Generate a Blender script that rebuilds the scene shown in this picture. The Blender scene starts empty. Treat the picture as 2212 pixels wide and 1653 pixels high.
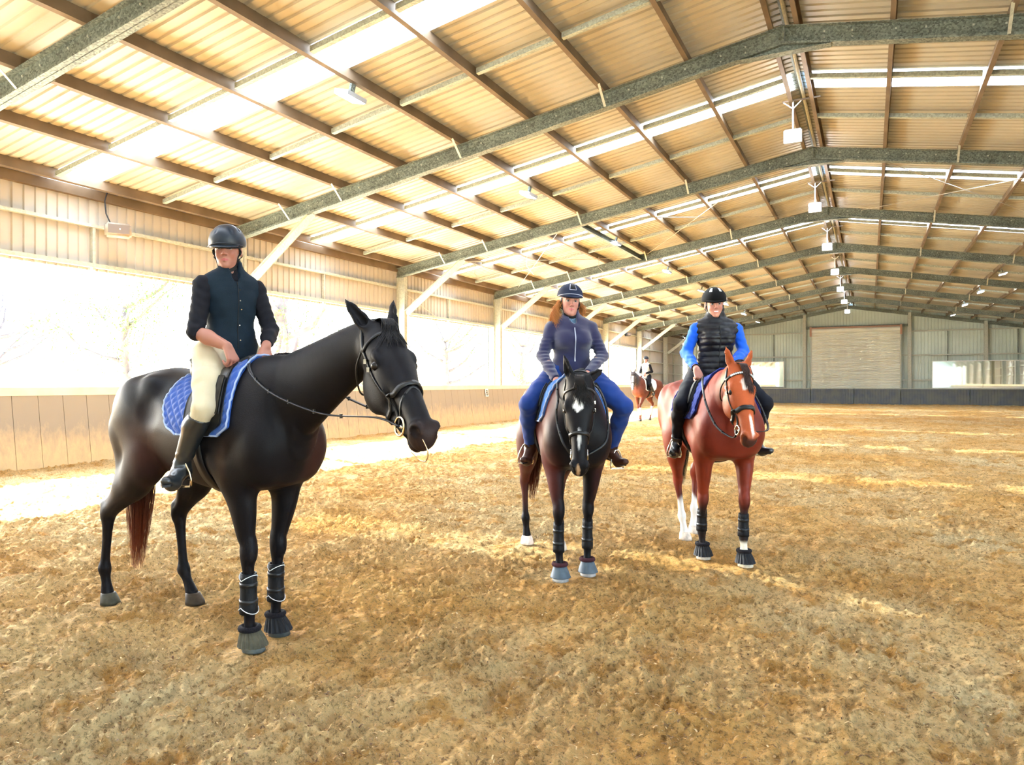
import bpy, bmesh, math, random
import numpy as np
from mathutils import Vector, Matrix
from mathutils.bvhtree import BVHTree

random.seed(7)
RNG = np.random.default_rng(7)
SC = bpy.context.scene
COL = SC.collection
PI = math.pi

# ------------------------------------------------------------------ camera
TH = 0.4619                      # the camera looks this far left of the hall's long axis
CT, ST = math.cos(TH), math.sin(TH)
cam_d = bpy.data.cameras.new('camera')
cam = bpy.data.objects.new('camera', cam_d)
COL.objects.link(cam)
cam.location = (0, 0, 1.5)
cam.rotation_euler = (PI / 2 + 0.00145, 0, TH)
cam_d.sensor_width = 36.0
cam_d.lens = 36.0 * 1552 / 2212
cam_d.clip_end = 400
SC.camera = cam

# ------------------------------------------------------------------ world, sun, exposure
W = bpy.data.worlds.new('sky')
SC.world = W
W.use_nodes = True
nt = W.node_tree
nt.nodes.clear()
sky = nt.nodes.new('ShaderNodeTexSky')
sky.sky_type = 'NISHITA'
sky.sun_disc = False
sky.sun_elevation = math.radians(38)
sky.sun_rotation = math.radians(285)
sky.dust_density = 2.0
bgn = nt.nodes.new('ShaderNodeBackground')
bgn.inputs['Strength'].default_value = 1.8
wo = nt.nodes.new('ShaderNodeOutputWorld')
nt.links.new(sky.outputs[0], bgn.inputs[0])
nt.links.new(bgn.outputs[0], wo.inputs[0])

sun_d = bpy.data.lights.new('sun', 'SUN')
sun_d.energy = 34.0
sun_d.angle = math.radians(0.6)
sun_d.color = (1.0, 0.95, 0.86)
sun = bpy.data.objects.new('sun', sun_d)
COL.objects.link(sun)
# comes from the left over the low boards and a little from the far end
_sd = Vector((1.0, -0.32, -0.72)).normalized()
sun.rotation_euler = _sd.to_track_quat('-Z', 'Y').to_euler()
sun.location = (-30, 20, 30)

SC.view_settings.view_transform = 'Standard'
SC.view_settings.look = 'None'
SC.view_settings.gamma = 1.0
SC.view_settings.use_curve_mapping = False
SC.view_settings.exposure = 1.46
SC.cycles.max_bounces = 10
SC.cycles.diffuse_bounces = 6
SC.cycles.glossy_bounces = 4
SC.cycles.transparent_max_bounces = 12
SC.cycles.sample_clamp_indirect = 8.0
SC.cycles.use_denoising = True

# ------------------------------------------------------------------ materials
def mat(name, rgb, rough=0.6, metal=0.0, spec=0.2, var=0.0, vscale=8.0, bump=0.0, bscale=40.0, sheen=0.0, emis=0.0, col2=None, coat=0.0, attr=False, vor=0.0, vorscale=30.0):
    m = bpy.data.materials.new(name)
    m.use_nodes = True
    t = m.node_tree
    b = t.nodes['Principled BSDF']
    b.inputs['Base Color'].default_value = (*rgb, 1)
    b.inputs['Roughness'].default_value = rough
    b.inputs['Metallic'].default_value = metal
    b.inputs['Specular IOR Level'].default_value = spec
    b.inputs['Sheen Weight'].default_value = sheen
    b.inputs['Coat Weight'].default_value = coat
    tc = t.nodes.new('ShaderNodeTexCoord')
    src = None
    if attr:
        a = t.nodes.new('ShaderNodeVertexColor'); a.layer_name = 'Col'
        src = a.outputs['Color']
    if var > 0 or col2:
        n = t.nodes.new('ShaderNodeTexNoise'); n.inputs['Scale'].default_value = vscale
        n.inputs['Detail'].default_value = 6
        t.links.new(tc.outputs['Object'], n.inputs['Vector'])
        mx = t.nodes.new('ShaderNodeMix'); mx.data_type = 'RGBA'
        if src is not None:
            mx.blend_type = 'MULTIPLY'
            r = t.nodes.new('ShaderNodeMapRange'); r.inputs['From Min'].default_value = .3; r.inputs['From Max'].default_value = .7
            r.inputs['To Min'].default_value = 1 - var; r.inputs['To Max'].default_value = 1 + var
            t.links.new(n.outputs['Fac'], r.inputs['Value'])
            mx.inputs['Factor'].default_value = 1.0
            t.links.new(src, mx.inputs['A']); t.links.new(r.outputs['Result'], mx.inputs['B'])
        else:
            c2 = col2 or tuple(c * (1 - var) for c in rgb)
            c1 = rgb if col2 else tuple(min(1, c * (1 + var * .5)) for c in rgb)
            r = t.nodes.new('ShaderNodeMapRange'); r.inputs['From Min'].default_value = .35; r.inputs['From Max'].default_value = .65
            t.links.new(n.outputs['Fac'], r.inputs['Value'])
            t.links.new(r.outputs['Result'], mx.inputs['Factor'])
            mx.inputs['A'].default_value = (*c2, 1); mx.inputs['B'].default_value = (*c1, 1)
        src = mx.outputs['Result']
    if vor > 0:      # zinc spangle
        v = t.nodes.new('ShaderNodeTexVoronoi'); v.inputs['Scale'].default_value = vorscale
        t.links.new(tc.outputs['Object'], v.inputs['Vector'])
        sep = t.nodes.new('ShaderNodeSeparateColor'); t.links.new(v.outputs['Color'], sep.inputs[0])
        r = t.nodes.new('ShaderNodeMapRange'); r.inputs['To Min'].default_value = 1 - vor; r.inputs['To Max'].default_value = 1 + vor * .6
        t.links.new(sep.outputs[0], r.inputs['Value'])
        mx2 = t.nodes.new('ShaderNodeMix'); mx2.data_type = 'RGBA'; mx2.blend_type = 'MULTIPLY'; mx2.inputs['Factor'].default_value = 1.0
        if src is not None: t.links.new(src, mx2.inputs['A'])
        else: mx2.inputs['A'].default_value = (*rgb, 1)
        t.links.new(r.outputs['Result'], mx2.inputs['B'])
        src = mx2.outputs['Result']
    if src is not None:
        t.links.new(src, b.inputs['Base Color'])
    if bump > 0:
        n = t.nodes.new('ShaderNodeTexNoise'); n.inputs['Scale'].default_value = bscale; n.inputs['Detail'].default_value = 5
        t.links.new(tc.outputs['Object'], n.inputs['Vector'])
        bp = t.nodes.new('ShaderNodeBump'); bp.inputs['Strength'].default_value = min(1, bump); bp.inputs['Distance'].default_value = 0.01
        t.links.new(n.outputs['Fac'], bp.inputs['Height']); t.links.new(bp.outputs['Normal'], b.inputs['Normal'])
    if emis > 0:
        b.inputs['Emission Color'].default_value = (*rgb, 1)
        b.inputs['Emission Strength'].default_value = emis
    return m

M = {}
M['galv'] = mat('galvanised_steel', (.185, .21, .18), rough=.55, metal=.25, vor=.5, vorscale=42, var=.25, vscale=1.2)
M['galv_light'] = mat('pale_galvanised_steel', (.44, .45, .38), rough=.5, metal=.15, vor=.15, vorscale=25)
M['purlin'] = mat('purlin_steel', (.165, .12, .078), rough=.6, metal=.1, var=.25, vscale=1.5)
M['bridging'] = mat('bridging_steel', (.36, .39, .33), rough=.55, metal=.2, vor=.25, vorscale=30)
M['roof'] = mat('cream_roof_sheet', (.43, .395, .31), rough=.45, var=.12, vscale=.7)
M['clad'] = mat('cream_wall_sheet', (.42, .39, .34), rough=.5, var=.08, vscale=.8)
M['clad_end'] = mat('grey_green_wall_sheet', (.52, .60, .54), rough=.5, var=.1, vscale=.6)
M['shutter'] = mat('shutter_steel', (.74, .74, .64), rough=.45, var=.1, vscale=.8)
M['door_rail'] = mat('painted_door_rail', (.42, .25, .18), rough=.6)
M['cap'] = mat('pale_cap_timber', (.80, .68, .46), rough=.7, var=.12, vscale=3)
M['kick_end'] = mat('dark_kick_panel', (.10, .115, .135), rough=.55, var=.3, vscale=2.0, col2=(.15, .15, .13))
M['white'] = mat('white_paint', (.85, .85, .82), rough=.5)
M['black'] = mat('black_plastic', (.015, .015, .017), rough=.4)
M['lamp_body'] = mat('grey_lamp_housing', (.35, .36, .36), rough=.5, metal=.3)
M['lamp_on'] = mat('lit_lamp_lens', (1, .97, .92), rough=.5, emis=40.0)
M['wire'] = mat('brace_wire', (.45, .42, .36), rough=.5, metal=.5)

# kick boards: grey ply with dust thrown up from the sand
def kick_mat():
    m = bpy.data.materials.new('dusty_kick_board'); m.use_nodes = True
    t = m.node_tree; b = t.nodes['Principled BSDF']; b.inputs['Roughness'].default_value = .75
    g = t.nodes.new('ShaderNodeNewGeometry'); s = t.nodes.new('ShaderNodeSeparateXYZ'); t.links.new(g.outputs['Position'], s.inputs[0])
    n = t.nodes.new('ShaderNodeTexNoise'); n.inputs['Scale'].default_value = 9; n.inputs['Detail'].default_value = 8; n.inputs['Roughness'].default_value = .7
    mp = t.nodes.new('ShaderNodeMapping'); mp.inputs['Scale'].default_value = (1, 1, .45)
    t.links.new(g.outputs['Position'], mp.inputs[0]); t.links.new(mp.outputs[0], n.inputs['Vector'])
    ma = t.nodes.new('ShaderNodeMath'); ma.operation = 'MULTIPLY_ADD'; ma.inputs[1].default_value = -1.0; ma.inputs[2].default_value = .62
    t.links.new(s.outputs['Z'], ma.inputs[0])
    ad = t.nodes.new('ShaderNodeMath'); ad.operation = 'ADD'; t.links.new(ma.outputs[0], ad.inputs[0]); t.links.new(n.outputs['Fac'], ad.inputs[1])
    r = t.nodes.new('ShaderNodeMapRange'); r.inputs['From Min'].default_value = .35; r.inputs['From Max'].default_value = 1.05
    t.links.new(ad.outputs[0], r.inputs['Value'])
    mx = t.nodes.new('ShaderNodeMix'); mx.data_type = 'RGBA'
    mx.inputs['A'].default_value = (.25, .22, .18, 1); mx.inputs['B'].default_value = (.62, .45, .24, 1)
    t.links.new(r.outputs['Result'], mx.inputs['Factor']); t.links.new(mx.outputs['Result'], b.inputs['Base Color'])
    return m
M['kick'] = kick_mat()

def skylight_mat():
    m = bpy.data.materials.new('translucent_skylight'); m.use_nodes = True
    t = m.node_tree; t.nodes.clear()
    o = t.nodes.new('ShaderNodeOutputMaterial')
    tr = t.nodes.new('ShaderNodeBsdfTranslucent'); tr.inputs['Color'].default_value = (.56, .62, .66, 1)
    tp = t.nodes.new('ShaderNodeBsdfTransparent'); tp.inputs['Color'].default_value = (.85, .95, 1, 1)
    mx = t.nodes.new('ShaderNodeMixShader'); mx.inputs[0].default_value = .11
    t.links.new(tr.outputs[0], mx.inputs[1]); t.links.new(tp.outputs[0], mx.inputs[2]); t.links.new(mx.outputs[0], o.inputs[0])
    return m
M['skylight'] = skylight_mat()

def mirror_mat():
    m = mat('mirror_glass', (.80, .86, .84), rough=.03, metal=1.0)
    return m
M['mirror'] = mirror_mat()

# ------------------------------------------------------------------ object helpers
def put_mesh(me, name, m, parent=None, smooth=False):
    o = bpy.data.objects.new(name, me)
    if m is not None and len(me.materials) == 0: me.materials.append(m)
    if smooth: me.shade_smooth()
    if parent is not None: o.parent = parent
    COL.objects.link(o)
    return o

def pm(name, V, F, m, parent=None, smooth=False, col=None):
    """mesh from numpy arrays (F: list of faces or an Nx4 / Nx3 array)"""
    me = bpy.data.meshes.new(name)
    V = np.asarray(V, dtype=np.float32)
    if isinstance(F, np.ndarray):
        n, k = F.shape
        me.vertices.add(len(V)); me.vertices.foreach_set('co', V.ravel())
        me.loops.add(n * k); me.loops.foreach_set('vertex_index', F.astype(np.int32).ravel())
        me.polygons.add(n); me.polygons.foreach_set('loop_start', np.arange(0, n * k, k, dtype=np.int32))
        me.update(calc_edges=True); me.validate()
    else:
        me.from_pydata([tuple(map(float, v)) for v in V], [], [tuple(int(i) for i in f) for f in F])
        me.update()
    if col is not None:
        a = me.color_attributes.new('Col', 'FLOAT_COLOR', 'POINT')
        c = np.ones((len(V), 4), dtype=np.float32); c[:, :3] = col
        a.data.foreach_set('color', c.ravel())
    return put_mesh(me, name, m, parent, smooth)

def tag(o, label=None, cat=None, group=None, kind=None):
    if label: o['label'] = label
    if cat: o['category'] = cat
    if group: o['group'] = group
    if kind: o['kind'] = kind
    return o

def empty(name, loc=(0, 0, 0), rz=0.0, parent=None):
    o = bpy.data.objects.new(name, None)
    o.empty_display_size = .1
    o.location = loc; o.rotation_euler = (0, 0, rz)
    if parent is not None: o.parent = parent
    COL.objects.link(o)
    return o

def inst(me, name, parent, loc=(0, 0, 0), rz=0.0):
    o = bpy.data.objects.new(name, me)
    o.location = loc; o.rotation_euler = (0, 0, rz)
    if parent is not None: o.parent = parent
    COL.objects.link(o)
    return o

class Acc:
    """collects vertices and faces for one mesh"""
    def __init__(s): s.V = []; s.F = []
    def add(s, V, F):
        n = len(s.V); s.V.extend([tuple(map(float, v)) for v in V]); s.F.extend([tuple(i + n for i in f) for f in F]); return s
    def box(s, lo, hi):
        x0, y0, z0 = lo; x1, y1, z1 = hi
        V = [(x0,y0,z0),(x1,y0,z0),(x1,y1,z0),(x0,y1,z0),(x0,y0,z1),(x1,y0,z1),(x1,y1,z1),(x0,y1,z1)]
        return s.add(V, [(3,2,1,0),(4,5,6,7),(0,1,5,4),(1,2,6,5),(2,3,7,6),(3,0,4,7)])
    def bar(s, p, q, w, h, up=(0, 0, 1)):
        """box beam from p to q, w across, h along up"""
        p, q, up = Vector(p), Vector(q), Vector(up)
        d = (q - p).normalized(); a = d.cross(up).normalized(); b = a.cross(d).normalized()
        V = []
        for e in (p, q):
            for sa, sb in ((-1,-1),(1,-1),(1,1),(-1,1)): V.append(e + a * sa * w / 2 + b * sb * h / 2)
        return s.add(V, [(3,2,1,0),(4,5,6,7),(0,1,5,4),(1,2,6,5),(2,3,7,6),(3,0,4,7)])
    def prof(s, pts, p, q, a, b):
        """closed 2D profile pts (along a and b) swept from p to q"""
        p, q, a, b = Vector(p), Vector(q), Vector(a), Vector(b)
        n = len(pts)
        V = [e + a * u + b * v for e in (p, q) for u, v in pts]
        F = [(i, (i+1) % n, n + (i+1) % n, n + i) for i in range(n)]
        F += [tuple(range(n))[::-1], tuple(range(n, 2 * n))]
        return s.add(V, F)
    def tube(s, pts, r, n=6, closed=False, caps=True):
        P = [Vector(p) for p in pts]; m = len(P)
        rr = r if isinstance(r, (list, tuple, np.ndarray)) else [r] * m
        up = Vector((0, 0, 1)); V = []; prev = None
        for i, p in enumerate(P):
            if closed: t = (P[(i+1) % m] - P[i-1])
            else: t = P[min(i+1, m-1)] - P[max(i-1, 0)]
            t = t.normalized() if t.length > 1e-9 else Vector((0, 0, 1))
            if prev is None:
                a = t.cross(up if abs(t.z) < .9 else Vector((1, 0, 0))).normalized()
            else:
                a = (prev - t * prev.dot(t)).normalized()
            prev = a; b = t.cross(a)
            for k in range(n):
                an = 2 * PI * k / n
                V.append(p + (a * math.cos(an) + b * math.sin(an)) * float(rr[i]))
        F = []
        for i in range(m if closed else m - 1):
            j = (i + 1) % m
            for k in range(n):
                F.append((i*n + k, i*n + (k+1) % n, j*n + (k+1) % n, j*n + k))
        if caps and not closed:
            F.append(tuple(range(n))[::-1]); F.append(tuple((m-1)*n + k for k in range(n)))
        return s.add(V, F)
    def build(s, name, m, parent=None, smooth=False, col=None):
        return pm(name, s.V, s.F, m, parent, smooth, col)

def csec(w, d, t, lip=.02):
    """C section outline: web along b (height d), flanges along a (width w)"""
    return [(0,0),(w,0),(w,lip),(w-t,lip),(w-t,t),(t,t),(t,d-t),(w-t,d-t),(w-t,d-lip),(w,d-lip),(w,d),(0,d)]

def isec(w, d, t):
    return [(-w/2,0),(w/2,0),(w/2,t),(t/2,t),(t/2,d-t),(w/2,d-t),(w/2,d),(-w/2,d),(-w/2,d-t),(-t/2,d-t),(-t/2,t),(-w/2,t)]
# ================================================================== the hall
R0 = -1.24                       # ridge line
XL, XR = -13.26, 10.78           # inner faces of the columns
SLOPE = 2.04 / 12.02
ZW = 6.98                        # underside of the rafter web at the ridge
DB = 6.64                        # bay length
def YP(i): return 12.39 + (i - 2) * DB
Y_NEAR, Y_END = YP(-1), YP(9)
def zr(x, off=0.0): return ZW + off - SLOPE * abs(x - R0)
RAF, PUR = .30, .19              # rafter and purlin depth
OFF_SHEET = RAF + PUR

# ---- corrugated sheet: ribs run along the second direction
def ribbed(y0, y1, pitch=.2, h=.028, rw=.035, tw=.02, flip=1):
    pts = []; n = max(1, int(round((y1 - y0) / pitch))); st = (y1 - y0) / n
    for k in range(n):
        a = y0 + k * st
        pts += [(a, 0), (a + st/2 - rw, 0), (a + st/2 - tw, h * flip), (a + st/2 + tw, h * flip), (a + st/2 + rw, 0)]
    pts.append((y1, 0))
    return pts

def roof_panel(name, y0, y1, side, m, parent, dz=0.0):
    pts = ribbed(y0, y1)
    V = []; xs = [R0 + side * .02, (R0 + side * 12.42)]
    for x in (R0 + side * .05, R0 + side * 12.45):
        for y, h in pts: V.append((x, y, zr(x, OFF_SHEET) + h + dz))
    n = len(pts)
    F = [(i, i+1, n+i+1, n+i) for i in range(n-1)]
    return pm(name, V, F, m, parent)

ceiling = empty('ceiling'); tag(ceiling, 'pitched cream steel roof on brown purlins with pale skylight strips', kind='structure')
SKY_BAYS = {-1, 0, 1, 2, 3, 4, 6, 7}  # rearmost strip, out of view, added for more light on the near sand
SW = .86
for i in range(-1, 9):
    y0, y1 = YP(i) - (.4 if i == -1 else 0), YP(i + 1) + (.45 if i == 8 else 0)
    for side in (-1, 1):
        if i in SKY_BAYS:
            ya = y0 + DB / 3 + .10
            roof_panel('roof_sheet', y0, ya, side, M['roof'], ceiling)
            roof_panel('skylight_sheet', ya - .04, ya + SW + .04, side, M['skylight'], ceiling, .006)
            roof_panel('roof_sheet', ya + SW, y1, side, M['roof'], ceiling)
        else:
            roof_panel('roof_sheet', y0, y1, side, M['roof'], ceiling)
# purlins, ridge pair included
PX = [-12.0 + 1.492 * k for k in range(0, 8)]          # distance from ridge, eave first
PX = [12.02 - 1.5 * k for k in range(8)] + [.16]
cs = csec(.075, PUR, .008, .018)
pur_me = {}
for side in (-1, 1):
    a = Acc()
    ang = math.atan(SLOPE)
    n = Vector((side * math.sin(ang), 0, math.cos(ang)))
    dn = Vector((side * math.cos(ang), 0, -math.sin(ang)))       # down the slope
    a.prof([(u, v) for u, v in cs], (0, -.01, 0), (0, DB + .01, 0), dn, n)
    o = a.build('purlin', M['purlin'], ceiling)
    pur_me[side] = o.data
    bpy.data.objects.remove(o)
for i in range(0, 9):
    for side in (-1, 1):
        for d in PX:
            x = R0 + side * d
            inst(pur_me[side], 'purlin', ceiling, (x, YP(i), zr(x, RAF)))
# bridging between the purlins at the thirds of each bay
br_me = {}
for side in (-1, 1):
    a = Acc()
    L = 1.42
    p = Vector((0, 0, 0)); q = Vector((side * L, 0, -SLOPE * L))
    a.prof(csec(.09, .085, .006, .015), p, q, (0, 1, 0), (0, 0, 1))
    o = a.build('bridging', M['bridging'], ceiling); br_me[side] = o.data; bpy.data.objects.remove(o)
for i in range(0, 9):
    for side in (-1, 1):
        for t in (1/3, 2/3):
            for k, d in enumerate(PX[1:]):
                x = R0 + side * (d + .04)
                inst(br_me[side], 'bridging', ceiling, (x, YP(i) + DB * t, zr(x, RAF + .02)))
# ridge capping seen from below
a = Acc(); a.box((R0 - .13, Y_NEAR, zr(R0, OFF_SHEET) + .0), (R0 + .13, Y_END, zr(R0, OFF_SHEET) + .03))
a.build('ridge_cap', M['galv'], ceiling)
a = Acc(); a.tube([(R0 + .03, Y_NEAR + .1, zr(R0, OFF_SHEET) - .06), (R0 + .03, Y_END - .1, zr(R0, OFF_SHEET) - .06)], .035, 8)
a.build('ridge_pipe', M['galv_light'], ceiling)
# doubled strut and wire bracing over one braced bay
for side in (-1, 1):
    for d in ((6.0,) if side > 0 else (6.0,)):
        x = R0 + side * (d + .28)
        a = Acc(); a.prof(csec(.09, .16, .01, .02), (x, YP(3), zr(x, RAF - .20)), (x, YP(4), zr(x, RAF - .20)), (-side, 0, 0), (0, 0, 1))
        a.build('roof_strut', M['galv'], ceiling)
    for (xa, xb) in ((1.0, 6.0), (6.0, 1.0), (6.6, 11.2), (11.2, 6.6)):
        x1, x2 = R0 + side * xa, R0 + side * xb
        a = Acc(); a.tube([(x1, YP(3) + .1, zr(x1, RAF - .06)), (x2, YP(4) - .1, zr(x2, RAF - .06))], .011, 5)
        a.build('brace_wire', M['wire'], ceiling)
# the sagging sag rods on the left of the braced bay
for xx, yy in ((-11.6, 20.6), (-10.1, 21.4), (-8.6, 24.2)):
    a = Acc(); a.tube([(xx, yy, zr(xx, .26)), (xx + .03, yy - .1, zr(xx, -.12)), (xx + .35, yy - .25, zr(xx, -.45))], .008, 5)
    a.build('dangling_wire', M['wire'], ceiling)

# ---- portal frames
ORD = {0: 'portal frame standing behind the camera position', 1: 'galvanised portal frame nearest overhead, crossing the top corner', 2: 'second galvanised portal frame, rising behind the black helmeted rider',
       3: 'third galvanised portal frame, column behind the ears of the big black horse', 4: 'fourth galvanised portal frame, at the near side of the braced bay end',
       5: 'fifth galvanised portal frame, brace behind the woman in the navy fleece', 6: 'sixth galvanised portal frame, between fleece rider and distant rider',
       7: 'seventh galvanised portal frame, where the open side ends', 8: 'last free-standing galvanised portal frame before the gable wall'}
def portal(i):
    y = YP(i)
    r = empty('portal_frame', (R0, y, 0)); tag(r, ORD[i], 'frame', 'galvanised portal frames')
    FW, FT = .17, .014
    for side in (-1, 1):
        X = 12.02
        # rafter: web and two flanges, cut plumb at ridge and eave
        a = Acc()
        P = lambda d, o: (side * d, zr(R0 + side * d, o))
        def slab(yw, o0, o1, d0=0.0, d1=X + .33):
            V = []
            for d in (d0, d1):
                for yy in (-yw/2, yw/2):
                    for o_ in (o0, o1):
                        x, z = P(d, o_); V.append((x, yy, z))
            F = [(0,1,3,2),(4,6,7,5),(0,2,6,4),(1,5,7,3),(0,4,5,1),(2,3,7,6)]
            a.add(V, F)
        slab(.014, 0, RAF); slab(FW, 0, FT); slab(FW, RAF - FT, RAF)
        for yy in (-FW/2 + .006, FW/2 - .006):      # lips
            V = []
            for d in (0, X + .3):
                for dy in (-.005, .005):
                    for o_ in (FT, FT + .03):
                        x, z = P(d, o_); V.append((x, yy + dy, z))
            a.add(V, [(0,1,3,2),(4,6,7,5),(0,2,6,4),(1,5,7,3),(0,4,5,1),(2,3,7,6)])
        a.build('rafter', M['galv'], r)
        # bolts along the web
        b = Acc()
        for k in range(1, 24):
            d = k * .5 + (.1 if k % 2 else 0)
            for o_ in ((.2,) if k > 2 else (.2, .1)):
                x, z = P(d, o_); b.box((x - .012, -.026, z - .012), (x + .012, -.007, z + .012))
        tag(b.build('bolts', M['galv_light'], r), kind='stuff')
        # column
        a = Acc(); zt = zr(R0 + side * (X + .30), 0) + .004
        xa, xb = side * X, side * (X + .30)
        lo, hi = min(xa, xb), max(xa, xb)
        a.box((lo, -.007, 0), (hi, .007, zt))
        a.box((lo, -FW/2, 0), (lo + .014, FW/2, zt)); a.box((hi - .014, -FW/2, 0), (hi, FW/2, zt))
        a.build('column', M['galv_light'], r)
        # knee brace
        a = Acc()
        p = Vector((side * (X - .02), 0, 3.72)); qd = X - 2.15; q = Vector((side * qd, 0, zr(R0 + side * qd, -.02)))
        d = (q - p).normalized(); nrm = Vector((-d.z * side, 0, d.x * side)).normalized()
        if nrm.z > 0: nrm = -nrm
        for yy in (-1, 1):
            a.prof([(0, 0), (.075, 0), (.075, .012), (.012, .012), (.012, .19), (0, .19)] if yy > 0 else [(0, 0), (0, .19), (-.012, .19), (-.012, .012), (-.075, .012), (-.075, 0)],
                   p - nrm * .10 + Vector((0, yy * .004, 0)), q - nrm * .10, (0, 1, 0), -nrm * -1)
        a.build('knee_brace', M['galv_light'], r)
        # fly braces
        for d in (10.52, 9.02, 6.02, 3.02):
            x, z0 = P(d, RAF + .01); _, z1 = P(d, .01)
            b = Acc()
            for s2 in (-1, 1): b.bar((x, s2 * .42, z0), (x, s2 * .075, z1), .045, .008, (0, s2 * .6, .8))
            b.build('fly_brace', M['galv_light'], r)
    # apex haunch plate
    a = Acc(); h = .70; zb = ZW - SLOPE * h
    a.box((-h, -FW/2, zb - .014), (h, FW/2, zb))
    a.add([(-h, -.008, zb), (h, -.008, zb), (0, -.008, ZW), (-h, .008, zb), (h, .008, zb), (0, .008, ZW)], [(0,1,2),(5,4,3),(0,3,4,1),(1,4,5,2),(2,5,3,0)])
    a.build('apex_plate', M['galv'], r)
    a = Acc(); a.box((-.012, -FW/2, ZW), (.012, FW/2, ZW + RAF)); a.build('splice_plate', M['galv'], r)
    return r
for i in range(0, 9): portal(i)

# ---- side walls
def ribs_wall(name, y0, y1, z0, z1, x, side, m, parent, pitch=.2):
    pts = ribbed(y0, y1, pitch, h=.028, flip=1)
    V = [(x + side * h, y, z) for z in (z0, z1) for y, h in pts]
    n = len(pts)
    return pm(name, V, [(i, i+1, n+i+1, n+i) for i in range(n-1)], m, parent)
Z_OPEN, Z_SILL = 3.72, 1.42
Z_EAVE = zr(R0 - 12.42, OFF_SHEET)
def side_wall(name, side, label):
    w = empty(name); tag(w, label, kind='structure')
    xc = (XL - .42) if side < 0 else (XR + .42)
    xg = (XL - .30) if side < 0 else (XR + .30)
    for i in range(-1, 9):
        lowz = 0.0 if (i in (7, 8, -1) if side < 0 else i >= 1) else Z_OPEN  # right wall: unseen near bays left open, added to light the near sand
        ribs_wall('cladding_sheet', YP(i), YP(i+1), lowz, Z_EAVE, xc, side, M['clad'], w)
        for z in ([4.55, Z_OPEN + .05] if lowz > 0 else [4.55, 3.77, 2.95, 2.2]):
            a = Acc(); a.prof(csec(.10, .06 if z != Z_OPEN + .05 else .08, .008, .015), (xg - side * 0.0, YP(i), z), (xg, YP(i+1), z), (side, 0, 0), (0, 0, 1))
            a.build('girt', M['galv_light'], w)
        a = Acc(); ym = YP(i) + DB * .48
        a.box((min(xg + side * .02, xg + side * .1), ym - .03, lowz), (max(xg + side * .02, xg + side * .1), ym + .03, 4.55)); a.build('stiffener', M['galv_light'], w)
        # eave strut
        a = Acc(); a.box((min(xc, xg) if side < 0 else min(xg, xc), YP(i), Z_EAVE - .26), (max(xc, xg), YP(i+1), Z_EAVE - .08)); a.build('eave_strut', M['purlin'], w)
    # one extra mullion in the opening beside a column
    for i in ((4, 5) if side < 0 else ()):
        a = Acc(); a.box((xg - .03, YP(i) - .62, Z_SILL), (xg + .03, YP(i) - .56, Z_OPEN)); a.build('mullion', M['galv'], w)
    # opening's sill rail outside
    if side > 0:
        ribs_wall('lower_cladding_sheet', Y_NEAR, YP(1), 0, Z_SILL - .04, xc, side, M['clad'], w)
        return w
    a = Acc(); a.box((min(xg, xc), Y_NEAR, Z_SILL - .12), (max(xg, xc), YP(7 if side < 0 else 2), Z_SILL - .04)); a.build('sill_rail', M['galv_light'], w)
    ribs_wall('lower_cladding_sheet', Y_NEAR, YP(7 if side < 0 else 2), 0, Z_SILL - .04, xc, side, M['clad'], w)
    return w
wall_left = side_wall('wall_left', -1, 'cream ribbed steel wall open between the dusty boards and the upper sheets')
wall_right = side_wall('wall_right', 1, 'cream ribbed steel wall whose unseen near bays are opened for light, on the ridge side away from the riders')
# wall bracing wires in the braced bay
for (ya, za, yb, zb) in ((YP(3) + .15, 4.5, YP(3) + 2.3, 3.8), (YP(4) - .2, 4.7, YP(4) - 2.1, 3.8)):
    a = Acc(); a.tube([(XL - .28, ya, za), (XL - .28, yb, zb)], .010, 5); a.build('brace_wire', M['wire'], wall_left)

# ---- kick boards
def kick(name, side, label):
    k = empty(name); tag(k, label, kind='structure')
    X0 = XL + .02 if side < 0 else XR - .02
    th = .03; bw = .44
    # one sloping board: foot .16 inside
    def bm_board(w, joint=.008):
        a = Acc(); s = -side
        V = []
        for y in (0, w - joint):
            V += [(s * .18, y, -.05), (s * (.18 - th), y, -.05), (s * -th, y, 1.30), (0, y, 1.30)]
        a.add(V, [(0,1,2,3),(7,6,5,4),(0,4,5,1),(1,5,6,2),(2,6,7,3),(3,7,4,0)])
        return a
    me = bm_board(bw).build('board', M['kick'], k).data
    for o in list(k.children): bpy.data.objects.remove(o)
    n = int((Y_END - (-2)) / bw) if side < 0 else 0
    if side < 0:
        for j in range(n): inst(me, 'board', k, (X0 + (.0015 if j % 3 == 0 else 0), -2 + j * bw, 0))
        a = Acc(); a.box((X0 - .045, -2, 0), (X0 - .034, Y_END, 1.28)); a.build('backing', M['kick'], k)
        lo = -2
    else:
        a = bm_board(Y_END - Y_NEAR); a.build('board_run', M['kick'], k, ).location = (X0, Y_NEAR, 0)
        lo = Y_NEAR
    a = Acc(); s = -side
    a.box((min(X0 - s * .16, X0 + s * .012), lo, 1.285), (max(X0 - s * .16, X0 + s * .012), Y_END, 1.435)); a.build('cap_rail', M['cap'], k)
    return k
kick('trim_1', -1, 'dusty grey kick boards under a pale cap rail along the open side')
kick('trim_2', 1, 'dusty kick boards along the wall seen only in the mirror')

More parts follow.
